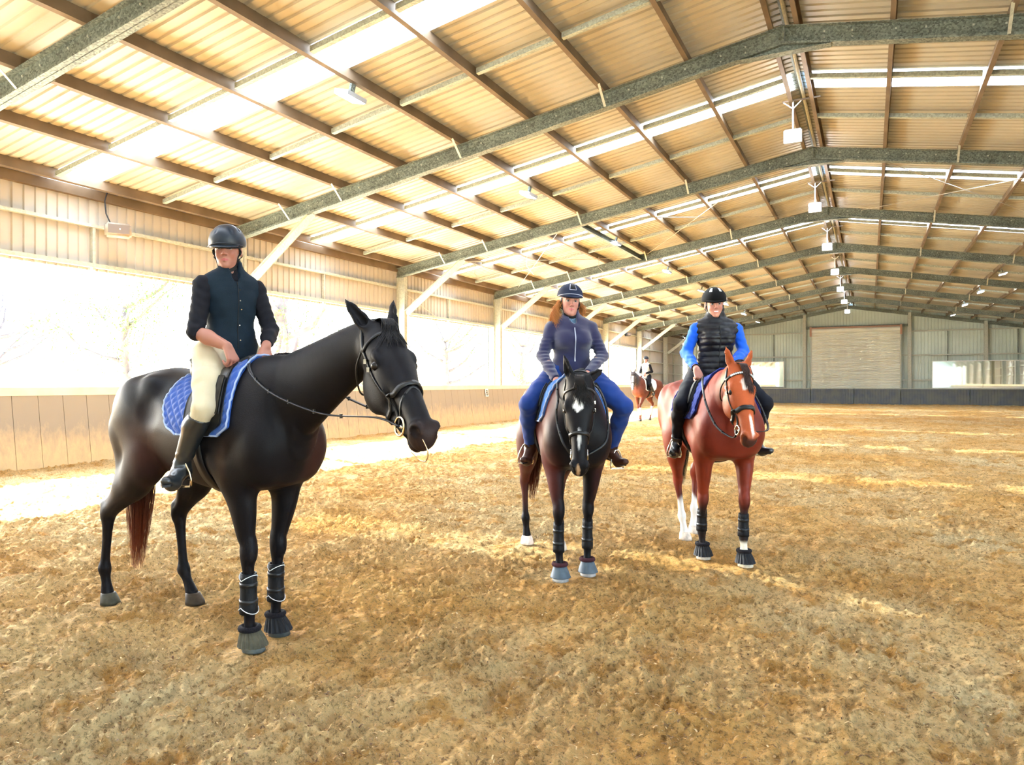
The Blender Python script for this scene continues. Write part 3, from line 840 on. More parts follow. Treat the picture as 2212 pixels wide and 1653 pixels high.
# ================================================================== organic modelling: smooth union of shapes on a grid, then a surface
class Grid:
    def __init__(s, lo, hi, h):
        s.lo = np.array(lo, dtype=np.float64); s.h = h
        s.n = np.ceil((np.array(hi) - s.lo) / h).astype(int) + 1
        s.d = np.full(s.n, 1.0, dtype=np.float32)
    def block(s, lo, hi, pad):
        a = np.clip(np.floor((np.array(lo) - pad - s.lo) / s.h).astype(int), 0, s.n)
        b = np.clip(np.ceil((np.array(hi) + pad - s.lo) / s.h).astype(int) + 1, 0, s.n)
        if (b <= a).any(): return None
        ax = [(s.lo[i] + s.h * np.arange(a[i], b[i])).astype(np.float32) for i in range(3)]
        return tuple(slice(a[i], b[i]) for i in range(3)), ax[0][:, None, None], ax[1][None, :, None], ax[2][None, None, :]
    def comb(s, sl, d, k, op):
        g = s.d[sl]
        if op == 'u':
            if k > 0:
                m = np.maximum(k - np.abs(g - d), 0) / k
                s.d[sl] = np.minimum(g, d) - m * m * k * .25
            else: s.d[sl] = np.minimum(g, d)
        elif op == 's':
            d = -d
            if k > 0:
                m = np.maximum(k - np.abs(g - d), 0) / k
                s.d[sl] = np.maximum(g, d) + m * m * k * .25
            else: s.d[sl] = np.maximum(g, d)
        else:
            s.d[sl] = np.maximum(g, d)
    def seg_d(s, X, Y, Z, a, b, ra, rb, lat, sq):
        a = np.asarray(a, float); b = np.asarray(b, float); ba = b - a; L2 = float(ba @ ba) + 1e-12
        px, py, pz = X - a[0], Y - a[1], Z - a[2]
        t = np.clip((px * ba[0] + py * ba[1] + pz * ba[2]) / L2, 0, 1)
        qx, qy, qz = px - t * ba[0], py - t * ba[1], pz - t * ba[2]
        q2 = qx * qx + qy * qy + qz * qz
        r = ra + (rb - ra) * t
        if lat is not None:
            f = sq[0] + (sq[1] - sq[0]) * t if isinstance(sq, tuple) else sq
            ql = qx * lat[0] + qy * lat[1] + qz * lat[2]
            q2 = q2 + ql * ql * (f * f - 1)
            return (np.sqrt(np.maximum(q2, 0)) - r) * np.minimum(1, 1 / f)
        return np.sqrt(q2) - r
    def seg(s, a, b, ra, rb, k=.03, lat=None, sq=1.0, op='u'):
        """tapered capsule; lat and sq flatten it sideways (sq = radius / sideways radius)"""
        R_ = max(ra, rb) / (min(np.min(sq), 1.0) if lat is not None else 1.0)
        bl = s.block(np.minimum(a, b), np.maximum(a, b), R_ + k + 2 * s.h)
        if bl is None: return
        sl, X, Y, Z = bl
        s.comb(sl, s.seg_d(X, Y, Z, a, b, ra, rb, lat, sq), k, op)
    def chain(s, st, k=.04, lat=(0, 1, 0), op='u', sub=4):
        """st: rows (x, y, z, r, r_side); smooth sweep through the rows"""
        st = np.asarray(st, float)
        P = catmull(st, sub)
        mx = P[:, 3:5].max()
        bl = s.block(P[:, :3].min(0), P[:, :3].max(0), mx + k + 2 * s.h)
        if bl is None: return
        sl, X, Y, Z = bl
        D = None
        lat = np.asarray(lat, float)
        tmp = Grid.__new__(Grid); tmp.lo = s.lo; tmp.h = s.h; tmp.n = s.n; tmp.d = None
        D = np.full(s.d[sl].shape, 1.0, dtype=np.float32)
        off = [q.start for q in sl]
        for i in range(len(P) - 1):
            a, b = P[i], P[i + 1]
            b2 = s.block(np.minimum(a[:3], b[:3]), np.maximum(a[:3], b[:3]), max(a[3:5].max(), b[3:5].max()) + k + 2 * s.h)
            if b2 is None: continue
            s2, X2, Y2, Z2 = b2
            loc = tuple(slice(max(q.start - o, 0), max(q.stop - o, 0)) for q, o in zip(s2, off))
            if D[loc].shape != (X2.shape[0], Y2.shape[1], Z2.shape[2]): 
                X2, Y2, Z2 = X2[:D[loc].shape[0]], Y2[:, :D[loc].shape[1]], Z2[:, :, :D[loc].shape[2]]
            dd = s.seg_d(X2, Y2, Z2, a[:3], b[:3], a[3], b[3], lat, (a[3] / a[4], b[3] / b[4]))
            D[loc] = np.minimum(D[loc], dd)
        s.comb(sl, D, k, op)
    def ell(s, c, r, k=.03, R=None, op='u'):
        """ellipsoid; R rows are its own axes"""
        c = np.asarray(c, float); r = np.asarray(r, float); m = r.max()
        bl = s.block(c, c, m + k + 2 * s.h)
        if bl is None: return
        sl, X, Y, Z = bl
        x, y, z = X - c[0], Y - c[1], Z - c[2]
        if R is not None:
            R = np.asarray(R, float)
            u = x * R[0, 0] + y * R[0, 1] + z * R[0, 2]; v = x * R[1, 0] + y * R[1, 1] + z * R[1, 2]; w = x * R[2, 0] + y * R[2, 1] + z * R[2, 2]
        else: u, v, w = x, y, z
        k0 = np.sqrt((u / r[0]) ** 2 + (v / r[1]) ** 2 + (w / r[2]) ** 2)
        k1 = np.sqrt((u / r[0] ** 2) ** 2 + (v / r[1] ** 2) ** 2 + (w / r[2] ** 2) ** 2) + 1e-9
        s.comb(sl, (k0 * (k0 - 1) / k1).astype(np.float32), k, op)
    def cut(s, p, d, L=.12, R=.10):
        """remove a cylinder starting flat at p and running L along d"""
        p = np.asarray(p, float); d = nrm(d); q = p + d * L
        bl = s.block(np.minimum(p, q), np.maximum(p, q), R)
        if bl is None: return
        sl, X, Y, Z = bl
        x, y, z = X - p[0], Y - p[1], Z - p[2]; a = x * d[0] + y * d[1] + z * d[2]
        r = np.sqrt(np.maximum(x * x + y * y + z * z - a * a, 0))
        dd = np.maximum(np.maximum(-a, a - L), r - R)
        s.d[sl] = np.maximum(s.d[sl], -dd)
    def plane(s, p, n, op='i', lo=None, hi=None, k=0.0):
        """keep the side the normal points away from ('i'), or cut a box region only"""
        p = np.asarray(p, float); n = np.asarray(n, float); n = n / np.linalg.norm(n)
        if lo is None: lo = s.lo; hi = s.lo + s.h * s.n
        sl, X, Y, Z = s.block(lo, hi, 0)
        d = (X - p[0]) * n[0] + (Y - p[1]) * n[1] + (Z - p[2]) * n[2]
        if k > 0:
            g = s.d[sl]; m = np.maximum(k - np.abs(g - d), 0) / k
            s.d[sl] = np.maximum(g, d) + m * m * k * .25
        else: s.d[sl] = np.maximum(s.d[sl], d)
    def field(s, fn, lo, hi, pad=.02):
        sl, X, Y, Z = s.block(lo, hi, pad)
        s.d[sl] = fn(s.d[sl], X, Y, Z)
    def surface(s, smooth=1):
        d = s.d; h = s.h
        ins = d < 0
        c = ins[:-1, :-1, :-1].astype(np.uint8)
        tot = np.zeros(tuple(np.array(d.shape) - 1), np.uint8)
        for i in (0, 1):
            for j in (0, 1):
                for k in (0, 1):
                    tot += ins[i:d.shape[0]-1+i, j:d.shape[1]-1+j, k:d.shape[2]-1+k]
        act = (tot > 0) & (tot < 8)
        ci = np.argwhere(act)
        idx = -np.ones(act.shape, dtype=np.int64); idx[act] = np.arange(len(ci))
        acc = np.zeros((len(ci), 3)); cnt = np.zeros(len(ci))
        cor = [(i, j, k) for i in (0, 1) for j in (0, 1) for k in (0, 1)]
        val = {q: d[ci[:, 0] + q[0], ci[:, 1] + q[1], ci[:, 2] + q[2]].astype(np.float64) for q in cor}
        for a in cor:
            for ax in range(3):
                if a[ax] == 0:
                    b = list(a); b[ax] = 1; b = tuple(b)
                    da, db = val[a], val[b]; m = (da < 0) != (db < 0)
                    t = np.where(m, da / np.where(m, da - db, 1), 0)
                    p = np.zeros((len(ci), 3)); p[:] = a; p[:, ax] += t
                    acc[m] += p[m]; cnt[m] += 1
        V = (ci + acc / cnt[:, None]) * h + s.lo
        F = []
        for ax in range(3):
            a1, a2 = [(1, 2), (2, 0), (0, 1)][ax]
            sh = list(d.shape); s0 = [slice(None)] * 3; s1 = [slice(None)] * 3
            s0[ax] = slice(0, -1); s1[ax] = slice(1, None)
            A, B = ins[tuple(s0)], ins[tuple(s1)]
            e = np.argwhere(A != B)
            ok = (e[:, a1] > 0) & (e[:, a2] > 0) & (e[:, a1] < d.shape[a1] - 1) & (e[:, a2] < d.shape[a2] - 1)
            e = e[ok]
            q = []
            for o1, o2 in ((-1, -1), (0, -1), (0, 0), (-1, 0)):
                c_ = e.copy(); c_[:, a1] += o1; c_[:, a2] += o2; q.append(idx[c_[:, 0], c_[:, 1], c_[:, 2]])
            q = np.stack(q, 1)
            fl = ~A[e[:, 0], e[:, 1], e[:, 2]]
            q[fl] = q[fl][:, ::-1]
            F.append(q)
        F = np.concatenate(F)
        for _ in range(smooth):       # light relaxing
            S = np.zeros_like(V); N = np.zeros(len(V))
            for a, b in ((0, 1), (1, 2), (2, 3), (3, 0)):
                np.add.at(S, F[:, a], V[F[:, b]]); np.add.at(N, F[:, a], 1)
                np.add.at(S, F[:, b], V[F[:, a]]); np.add.at(N, F[:, b], 1)
            V = V * .5 + S / N[:, None] * .5
        return V, F

def catmull(P, sub):
    P = np.asarray(P, float); n = len(P)
    if n < 3 or sub <= 1:
        t = np.linspace(0, n - 1, (n - 1) * sub + 1); i = np.minimum(t.astype(int), n - 2); f = (t - i)[:, None]
        return P[i] * (1 - f) + P[i + 1] * f
    out = []
    for i in range(n - 1):
        p0, p1, p2, p3 = P[max(i-1, 0)], P[i], P[i+1], P[min(i+2, n-1)]
        for k in range(sub):
            t = k / sub
            out.append(.5 * ((2*p1) + (-p0+p2)*t + (2*p0-5*p1+4*p2-p3)*t*t + (-p0+3*p1-3*p2+p3)*t**3))
    out.append(P[-1]); out = np.array(out)
    return out

def v3(*a): return np.array(a, dtype=float)
def nrm(v): v = np.asarray(v, float); return v / (np.linalg.norm(v) + 1e-12)
def join_VF(parts):
    V, F, C, n = [], [], [], 0
    for p in parts:
        V.append(p[0]); F.append(np.asarray(p[1]) + n); n += len(p[0])
        if len(p) > 2: C.append(p[2])
    return (np.concatenate(V), np.concatenate(F)) + ((np.concatenate(C),) if C else ())

def bvh_of(V, F): return BVHTree.FromPolygons([tuple(v) for v in V], [tuple(int(i) for i in f) for f in F])

def strap(a, pts, bvh, width, thick=.005, off=.001, sub=6, closed=False, wfun=None):
    """flat strap laid on a surface through the approximate points"""
    P = np.asarray(pts, float)
    if closed: P = np.concatenate([P, P[:1]])
    P = catmull(P, sub)
    if closed: P = P[:-1]
    Q, N = [], []
    for p in P:
        co, no, _, dist = bvh.find_nearest(Vector(p))
        n = Vector(no).normalized()
        Q.append(co + n * (off + thick / 2)); N.append(n)
    m = len(Q)
    for _ in range(2):
        Q2 = list(Q)
        for i in range(m):
            if closed or 0 < i < m - 1: Q2[i] = Q[i] * .5 + (Q[i-1] + Q[(i+1) % m]) * .25
        Q = Q2
    V = []
    for i in range(m):
        t = (Q[(i+1) % m] - Q[i-1]) if closed else (Q[min(i+1, m-1)] - Q[max(i-1, 0)])
        t.normalize(); s_ = t.cross(N[i]).normalized(); w = width * (wfun(i / (m - 1)) if wfun else 1)
        for su, sn in ((-1, -1), (-1, 1), (1, 1), (1, -1)): V.append(Q[i] + s_ * su * w / 2 + N[i] * sn * thick / 2)
    F = []
    for i in range(m if closed else m - 1):
        j = (i + 1) % m
        for k in range(4): F.append((i*4+k, i*4+(k+1) % 4, j*4+(k+1) % 4, j*4+k))
    if not closed: F += [(3, 2, 1, 0), tuple((m-1)*4 + k for k in range(4))]
    a.add(V, F); return Q

def ribbons(curves, widths, name, m, parent, col=None):
    """hair: each curve is a (k,3) array, drawn as a three sided taper"""
    V, F, C = [], [], []; n = 0
    for ci, c in enumerate(curves):
        k = len(c); w = widths[ci] if hasattr(widths, '__len__') else widths
        t = np.gradient(c, axis=0); t /= np.linalg.norm(t, axis=1)[:, None] + 1e-9
        a = np.cross(t, v3(.3, .5, .8)); a /= np.linalg.norm(a, axis=1)[:, None] + 1e-9; b = np.cross(t, a)
        tp = (w * (1 - .85 * np.linspace(0, 1, k) ** 2))[:, None]
        for q in range(3):
            an = 2 * PI * q / 3; V.append(c + (a * math.cos(an) + b * math.sin(an)) * tp)
        base = n + np.arange(k - 1)
        for q in range(3):
            q2 = (q + 1) % 3
            F.append(np.stack([base + q * k, base + q2 * k, base + q2 * k + 1, base + q * k + 1], 1))
        if col is not None: C.append(np.tile(col(c, ci), (3, 1)))
        n += 3 * k
    return pm(name, np.concatenate(V), np.concatenate(F), m, parent, True, np.concatenate(C) if col is not None else None)
# ================================================================== horses
def coat_mat(name, rough=.38, sheen=.15, spec=.4):
    m = mat(name, (.1, .05, .03), rough=rough, spec=spec, sheen=sheen, attr=True, var=.18, vscale=6, bump=.12, bscale=180)
    return m
M['coat_dark'] = coat_mat('dark_glossy_coat', .52, .0, .12)
M['coat_bay'] = coat_mat('bay_coat', .45, .0, .16)
M['hair_dark'] = mat('horse_hair', (.02, .015, .012), rough=.45, attr=True)
M['hoof'] = mat('hoof_horn', (.30, .25, .19), rough=.6, attr=True, var=.3, vscale=25)
M['leather'] = mat('black_bridle_leather', (.008, .0075, .008), rough=.4, spec=.35)
M['leather_brown'] = mat('tan_leather', (.35, .13, .05), rough=.4)
M['steel'] = mat('polished_steel', (.75, .72, .66), rough=.18, metal=1.0)
M['brass'] = mat('brass_ring', (.80, .58, .36), rough=.25, metal=1.0)
M['eye'] = mat('dark_eye', (.008, .005, .004), rough=.28, spec=.35)
M['neoprene'] = mat('black_neoprene', (.006, .006, .007), rough=.6, bump=.2, bscale=90)
M['piping'] = mat('pale_piping', (.65, .66, .68), rough=.6)
M['rubber_olive'] = mat('dusty_olive_rubber', (.065, .058, .036), rough=.7, var=.3, vscale=20)
M['rubber_grey'] = mat('pale_grey_rubber', (.075, .10, .12), rough=.5, var=.2, vscale=20)
M['rubber_black'] = mat('black_ribbed_rubber', (.009, .009, .010), rough=.55)
M['fleece_dark'] = mat('dark_fleece_cuff', (.012, .010, .012), rough=1.0, bump=.8, bscale=160)
M['fleece_maroon'] = mat('maroon_fleece_cuff', (.055, .018, .022), rough=1.0, bump=.8, bscale=160)
M['bandage'] = mat('white_bandage', (.82, .80, .78), rough=.9, bump=.3, bscale=60)

# body rows: x, top, bottom, half width, narrowness of the top
TORSO = [(-.94, 1.28, 1.14, .05, 0), (-.90, 1.42, 1.04, .16, .1), (-.80, 1.525, .985, .235, .15), (-.65, 1.595, .975, .272, .15), (-.45, 1.625, .965, .285, .12),
         (-.27, 1.60, .925, .280, .15), (-.05, 1.555, .885, .292, .15), (.12, 1.545, .872, .292, .2), (.28, 1.575, .872, .272, .35), (.42, 1.615, .895, .248, .45),
         (.56, 1.60, .915, .235, .4), (.68, 1.52, .945, .215, .25), (.735, 1.40, 1.00, .17, .1), (.785, 1.26, 1.10, .07, 0)]
def torso(g, rows, sw=1.0, sz=1.0, k=.05):
    R = catmull(np.array(rows, float), 6)
    xs = R[:, 0]; o = np.argsort(xs); xs = xs[o]; R = R[o]
    def fn(d, X, Y, Z):
        x = X[:, 0, 0]
        top, bot, w, nar = (np.interp(x, xs, R[:, j])[:, None, None] for j in (1, 2, 3, 4))
        top = top * sz; bot = bot * sz; w = w * sw
        zc = (top + bot) / 2 - .02; hz = (top - bot) / 2
        u = (Z - zc) / hz
        we = w * (1 - nar * np.clip(u, 0, 1) ** 1.5 - .12 * np.clip(-u, 0, 1))
        f = (np.abs(Y / we) ** 2.25 + np.abs(u) ** 2.25) ** (1 / 2.25) - 1
        dd = f * np.minimum(we, hz) * .9
        e = np.maximum(np.maximum(xs[0] - X, X - xs[-1]), -1)
        dd = np.maximum(dd, e)
        m = np.maximum(k - np.abs(d - dd), 0) / k
        return (np.minimum(d, dd) - m * m * k * .25).astype(np.float32)
    g.field(fn, (xs[0], -.36, .8), (xs[-1], .36, 1.72), .04)

def head_frame(P, Mz, roll=0.0):
    d = nrm(Mz - P); up = v3(0, 0, 1)
    l = nrm(np.cross(up, d))            # left of the horse
    t = np.cross(d, l)                  # front of the face
    if roll:
        l, t = l * math.cos(roll) + t * math.sin(roll), t * math.cos(roll) - l * math.sin(roll)
    if t[2] < 0 and False: t = -t
    return d, l, t

def horse_head(g, P, fr, S=1.0, ears=((0, 0), (0, 0)), ear_len=.17):
    d, l, t = fr
    H = lambda s, w, u: P + (d * s + l * w + t * u) * S
    R = np.stack([d, l, t])
    E = lambda c, r, k=.02, op='u', RR=None: g.ell(H(*c), np.array(r) * S, k * S, R if RR is None else RR, op)
    C = lambda rows, k=.02: g.chain([(*H(a, w, u), r * S, rs * S) for a, w, u, r, rs in rows], k * S, l)
    E((.07, 0, -.035), (.13, .092, .105), .03)
    C([(.02, 0, -.02, .085, .075), (.12, 0, -.015, .082, .088), (.20, 0, -.012, .078, .094), (.28, 0, -.012, .070, .080), (.38, 0, -.010, .060, .058), (.48, 0, -.012, .054, .050), (.56, 0, -.022, .054, .050)], .03)
    for s in (-1, 1):
        E((.215, s * .050, -.105), (.125, .036, .125), .03)
        C([(.28, s * .042, -.14, .040, .026), (.40, s * .030, -.105, .034, .024), (.50, s * .02, -.082, .03, .024)], .03)
        E((.175, s * .082, .022), (.040, .022, .022), .018)           # brow
        E((.245, s * .078, -.035), (.10, .012, .012), .015)         # facial crest
        E((.205, s * .107, -.002), (.024, .018, .017), .010, 's')       # socket
        E((.572, s * .042, .004), (.038, .026, .036), .012)
        E((.594, s * .058, .006), (.028, .021, .024), .004, 's')        # nostril
    E((.570, 0, -.034), (.060, .056, .054), .02)
    E((.600, 0, -.040), (.030, .044, .036), .015)
    E((.590, 0, -.066), (.034, .036, .022), .012)
    E((.560, 0, -.100), (.042, .032, .024), .018)
    E((.600, 0, -.083), (.050, .060, .0035), .004, 's')               # mouth line
    for s, (fw, out) in zip((-1, 1), ears):
        b = H(-.005, s * .058, .020); ax = nrm(-d * (1 - abs(fw) * .3) + t * (.30 + fw) + l * s * (.22 + out))
        L = ear_len * S
        op_n = nrm(t * .8 + l * s * .75 - ax * float((t * .8 + l * s * .75) @ ax)); sd = np.cross(ax, op_n)
        g.seg(b - ax * .02, b + ax * L * .35, .030 * S, .034 * S, .02, op_n, 1.35)
        g.seg(b + ax * L * .35, b + ax * L * .72, .033 * S, .024 * S, .006, op_n, 1.4)
        g.seg(b + ax * L * .72, b + ax * L, .024 * S, .006 * S, .006, op_n, 1.4)
        q = op_n * .016 * S
        g.seg(b + ax * L * .22 + q, b + ax * L * .80 + q, .020 * S, .010 * S, .004, op_n, .9, 's')
    return H

def leg(g, rows, k=.03, lat=(0, 1, 0)): g.chain(rows, k, lat, sub=10)

def hoof_mesh(p, yaw=0.0, S=1.0, hind=False):
    a = Acc(); n = 18
    prof = [(0, .066, .0), (.02, .064, -.004), (.045, .057, -.016), (.068, .050, -.028), (.072, .044, -.030)]
    V = []
    for z, r, sh in prof:
        for k in range(n):
            an = 2 * PI * k / n; c, s = math.cos(an), math.sin(an)
            x = r * (1.12 * c if c > 0 else .86 * c) + sh + .008; y = r * s * .94
            x, y = x * math.cos(yaw) - y * math.sin(yaw), x * math.sin(yaw) + y * math.cos(yaw)
            V.append((p[0] + x * S, p[1] + y * S, p[2] + z * S))
    F = [(i*n+k, i*n+(k+1) % n, (i+1)*n+(k+1) % n, (i+1)*n+k) for i in range(len(prof)-1) for k in range(n)]
    F += [tuple(range(n))[::-1], tuple((len(prof)-1)*n + k for k in range(n))]
    a.add(V, F); return a

def sleeve(a, rings, n=28, thick=.006, ribs=0, ribd=.003):
    """closed sleeve around a leg: rings (centre, rx, ry)"""
    V = []; m = len(rings)
    for layer in (0, 1):
        for c, rx, ry in rings:
            for k in range(n):
                an = 2 * PI * k / n
                q = (1 + (ribd / rx if ribs and (k % 2) and layer == 0 else 0)) * (1 if layer == 0 else 1 - thick / rx)
                V.append((c[0] + rx * q * math.cos(an), c[1] + ry * q * math.sin(an), c[2]))
    F = []
    for i in range(m - 1):
        for k in range(n):
            k2 = (k + 1) % n
            F.append((i*n+k, i*n+k2, (i+1)*n+k2, (i+1)*n+k))
            F.append((m*n+(i+1)*n+k, m*n+(i+1)*n+k2, m*n+i*n+k2, m*n+i*n+k))
    for i in (0, m - 1):
        for k in range(n):
            k2 = (k + 1) % n; F.append((i*n+k, m*n+i*n+k, m*n+i*n+k2, i*n+k2) if i == 0 else (i*n+k, i*n+k2, m*n+i*n+k2, m*n+i*n+k))
    a.add(V, F)

def bell_boot(p, S, m, cuff, parent, ribs, yaw=0.0, label=None):
    a = Acc(); c = lambda x, z: (p[0] + x * S, p[1], p[2] + z * S)
    sleeve(a, [(c(.004, .028), .083*S, .079*S), (c(.002, .034), .080*S, .076*S), (c(-.006, .066), .070*S, .066*S), (c(-.018, .095), .056*S, .053*S), (c(-.024, .112), .050*S, .047*S)], 40, .005, ribs, .006*S)
    o = a.build('bell_boot', m, parent, not ribs)
    a = Acc(); a.tube([(c(-.026, .118)[0] + .050*S*math.cos(t), p[1] + .048*S*math.sin(t), p[2] + .118*S) for t in np.linspace(0, 2*PI, 20)[:-1]], .017*S, 8, closed=True)
    a.build('boot_cuff', cuff, o, True)
    if label: o['label'] = label
    return o

def tendon_boot(top, bot, r0, r1, m, parent, pip=True, side=-1):
    a = Acc(); top = np.array(top); bot = np.array(bot)
    R_ = []
    for t in np.linspace(0, 1, 9):
        c = bot * (1 - t) + top * t; r = r0 + (r1 - r0) * t + .0015 * math.sin(t * 9)
        R_.append((c + v3(-.006, 0, 0), r * 1.15, r))
    sleeve(a, R_, 26, .008)
    o = a.build('tendon_boot', m, parent, True)
    for t in (.3, .72):        # straps
        c = bot * (1 - t) + top * t; r = r0 + (r1 - r0) * t + .0018
        b = Acc(); sleeve(b, [(c + v3(-.006, 0, -.013), r * 1.13, r * 1.02), (c + v3(-.006, 0, .013), r * 1.13, r * 1.02)], 22, .004); b.build('boot_strap', M['leather'], o, True)
    if pip:
        for zz, sg in ((1, 1), (0, -1)):
            c = top if zz else bot; r = (r1 if zz else r0) + .0035
            b = Acc(); pts = []
            for an in np.linspace(0, 2 * PI, 25)[:-1]:
                pts.append((c[0] - .006 + r * 1.15 * math.cos(an), c[1] + r * math.sin(an), c[2] - sg * (.006 + .034 * (1 - abs(math.cos(an))))))
            b.tube(pts, .0026, 5, closed=True); b.build('piping', M['piping'], o, True)
    return o

def make_horse(cfg):
    """builds the body mesh in the horse's own frame (x ahead, y left, z up)"""
    S = cfg.get('S', 1.0); sw = cfg.get('sw', 1.0); h = cfg.get('h', .011)
    xl = cfg.get('xl', 1.0)
    P, Mz = np.array(cfg['poll'], float), np.array(cfg['muzzle'], float)
    L = np.linalg.norm(Mz - P); hs = L / .60
    fr = head_frame(P, Mz, cfg.get('roll', 0))
    lo = [min(-1.25, min(q[0][0] for q in cfg['hind']) - .3), -.52, -.02]; hi = [max(1.0, P[0], Mz[0]) + .32, .52, max(1.75, P[2] + .32)]
    lo[1] = min(lo[1], Mz[1] - .25, P[1] - .25); hi[1] = max(hi[1], Mz[1] + .25, P[1] + .25)
    g = Grid(lo, hi, h)
    rows = [(x * xl, a, b, w, n_) for x, a, b, w, n_ in TORSO]
    torso(g, rows, sw, S)
    # neck
    g.chain(cfg['neck'], .10, cfg.get('neck_lat', (0, 1, 0)), sub=5)
    horse_head(g, P, fr, hs, cfg.get('ears', ((0, 0), (0, 0))))
    # throat blend
    d, l, t = fr
    # shoulders and haunches
    for s in (-1, 1):
        y = s * sw
        g.seg((.36*xl, .12 * y, 1.42 * S), (.60*xl, .16 * y, 1.13 * S), .13, .125, .08, (0, 1, 0), 1.5)
        g.seg((.62*xl, .155 * y, 1.13 * S), (.43*xl, .165 * y, .98 * S), .12, .11, .07, (0, 1, 0), 1.35)
        g.seg((.63*xl, .10 * y, 1.20 * S), (.61*xl, .12 * y, 1.04 * S), .12, .10, .06)
        g.seg((-.55*xl, .14 * y, 1.36 * S), (-.74*xl, .15 * y, 1.22 * S), .17, .15, .08, (0, 1, 0), 1.3)
    for s in (-1, 1):
        y = s * sw
        g.ell((-.40*xl, .190 * y, 1.47 * S), (.07, .04, .06), .09)
        g.ell((-.30*xl, .335 * y, 1.33 * S), (.10, .06, .10), .06, None, 's')
        g.ell((.20*xl, .34 * y, 1.44 * S), (.05, .06, .12), .05, None, 's')
        g.ell((.33*xl, .185 * y, 1.08 * S), (.10, .07, .10), .06)
        g.ell((-.62*xl, .20 * y, 1.36 * S), (.15, .09, .16), .07)
    for (fx, rows_) in (('fore', cfg['fore']), ('hind', cfg['hind'])):
        for si, j in enumerate(rows_):
            s = (-1, 1)[si]
            if fx == 'fore':
                kn, fe, ho = (np.array(q, float) for q in j)      # knee, fetlock, hoof (ground centre)
                el = v3(.44*xl, s * .165 * sw, .95 * S)
                fa = el * .62 + kn * .38
                leg(g, [(el[0] + .01, el[1], el[2] + .08, .135, .092), (*el, .118, .080), (*(fa + v3(.01, 0, 0)), .086, .066), (*(el * .25 + kn * .75), .058, .048), (kn[0], kn[1], kn[2] + .055, .052, .045),
                        (*kn, .053, .047), (kn[0] - .006, kn[1], kn[2] - .06, .041, .036), (*(kn * .5 + fe * .5), .031, .026), (*(kn * .2 + fe * .8), .031, .026), (*fe, .041, .034)], .045)
                co = ho + v3(-.028, 0, .068)
                leg(g, [(*fe, .041, .034), (*(fe * .5 + co * .5), .031, .029), (*co, .043, .041)], .02)
                g.seg(kn + v3(.02, 0, .02), kn + v3(.022, 0, -.03), .030, .028, .02)
                g.seg(kn * .3 + fe * .7 + v3(-.022, 0, 0), kn * .85 + fe * .15 + v3(-.026, 0, 0), .014, .014, .015)   # tendon
                g.ell(el + v3(-.10, 0, .02), (.05, .04, .06), .05)
            else:
                st, hk, fe, ho = (np.array(q, float) for q in j)
                leg(g, [(-.56*xl, s * .15 * sw, 1.27 * S, .21, .135), (st[0] - .06, st[1], st[2] + .06, .17, .105), (*(st * .70 + hk * .30 + v3(.0, 0, 0)), .132, .092), (*(st * .38 + hk * .62), .088, .064), (*(st * .14 + hk * .86), .062, .048),
                        (*hk, .062, .048), (hk[0] + (fe[0]-hk[0]) * .2, hk[1], hk[2] - .08, .041, .035), (*(hk * .5 + fe * .5), .034, .028), (*(hk * .2 + fe * .8), .034, .028), (*fe, .043, .036)], .055)
                back = nrm(v3(-1, 0, .25))
                g.seg(hk + v3(-.035, 0, .055), hk + v3(-.02, 0, -.03), .030, .026, .03)             # point of hock
                g.seg(hk + v3(-.035, 0, .06), st * .45 + hk * .55 + v3(-.05, 0, .02), .022, .035, .03)
                g.seg((-.80*xl, s * .14 * sw, 1.16 * S), (st * .5 + hk * .5) + v3(-.05, 0, .04), .12, .055, .08, (0, 1, 0), 1.4)
                g.seg(st + v3(.0, 0, .06), st + v3(.0, 0, -.04), .095, .085, .06, (0, 1, 0), 1.25)
                co = ho + v3(-.028, 0, .068)
                leg(g, [(*fe, .043, .036), (*(fe * .5 + co * .5), .032, .030), (*co, .043, .041)], .02)
    for sfn in cfg.get('extra', []): sfn(g, P, fr, hs)
    V, F = g.surface(2)
    return V, F, P, fr, hs

def place_horse(cfg, name='horse'):
    V, F, P, fr, hs = make_horse(cfg)
    r0, d0 = cfg['pos']; hd = math.atan2(*cfg['heading'][::-1])       # camera-side measurements turned into hall coordinates
    x = r0 * CT - d0 * ST; y = r0 * ST + d0 * CT
    rz = hd + TH
    col = cfg['colour'](V, P, fr, hs)
    o = pm(name, V, F, cfg['coat'], None, True, col)
    o.location = (x, y, 0); o.rotation_euler = (0, 0, rz)
    tag(o, cfg['label'], 'horse')
    c, s = math.cos(rz), math.sin(rz)
    for fx in ('fore', 'hind'):
        for j, hc in zip(cfg[fx], cfg['hoofcol'][fx]):
            p = j[-1]
            a = hoof_mesh(p, 0, cfg.get('hoofS', 1.0)); VV = np.array(a.V)
            a.build('hoof', M['hoof'], o, True, np.tile(np.array(hc), (len(VV), 1)))
            STAND.append((x + p[0] * c - p[1] * s, y + p[0] * s + p[1] * c, .14))
    H = lambda s_, w, u: P + (fr[0] * s_ + fr[1] * w + fr[2] * u) * hs
    for s_ in (-1, 1):
        a = Acc(); bm = bmesh.new(); bmesh.ops.create_uvsphere(bm, u_segments=14, v_segments=10, radius=.0215 * hs)
        me = bpy.data.meshes.new('eye'); bm.to_mesh(me); bm.free()
        e = put_mesh(me, 'eye', M['eye'], o, True); e.location = Vector(H(.205, s_ * .086, -.002))
    return dict(o=o, V=V, F=F, P=P, fr=fr, hs=hs, H=H, bvh=bvh_of(V, F), loc=(x, y), rz=rz, S=cfg.get('S', 1.0))

def smooth01(x, a, b): t = np.clip((x - a) / (b - a), 0, 1); return t * t * (3 - 2 * t)
def mixc(c, m, col): return c * (1 - m[:, None]) + np.array(col)[None, :] * m[:, None]

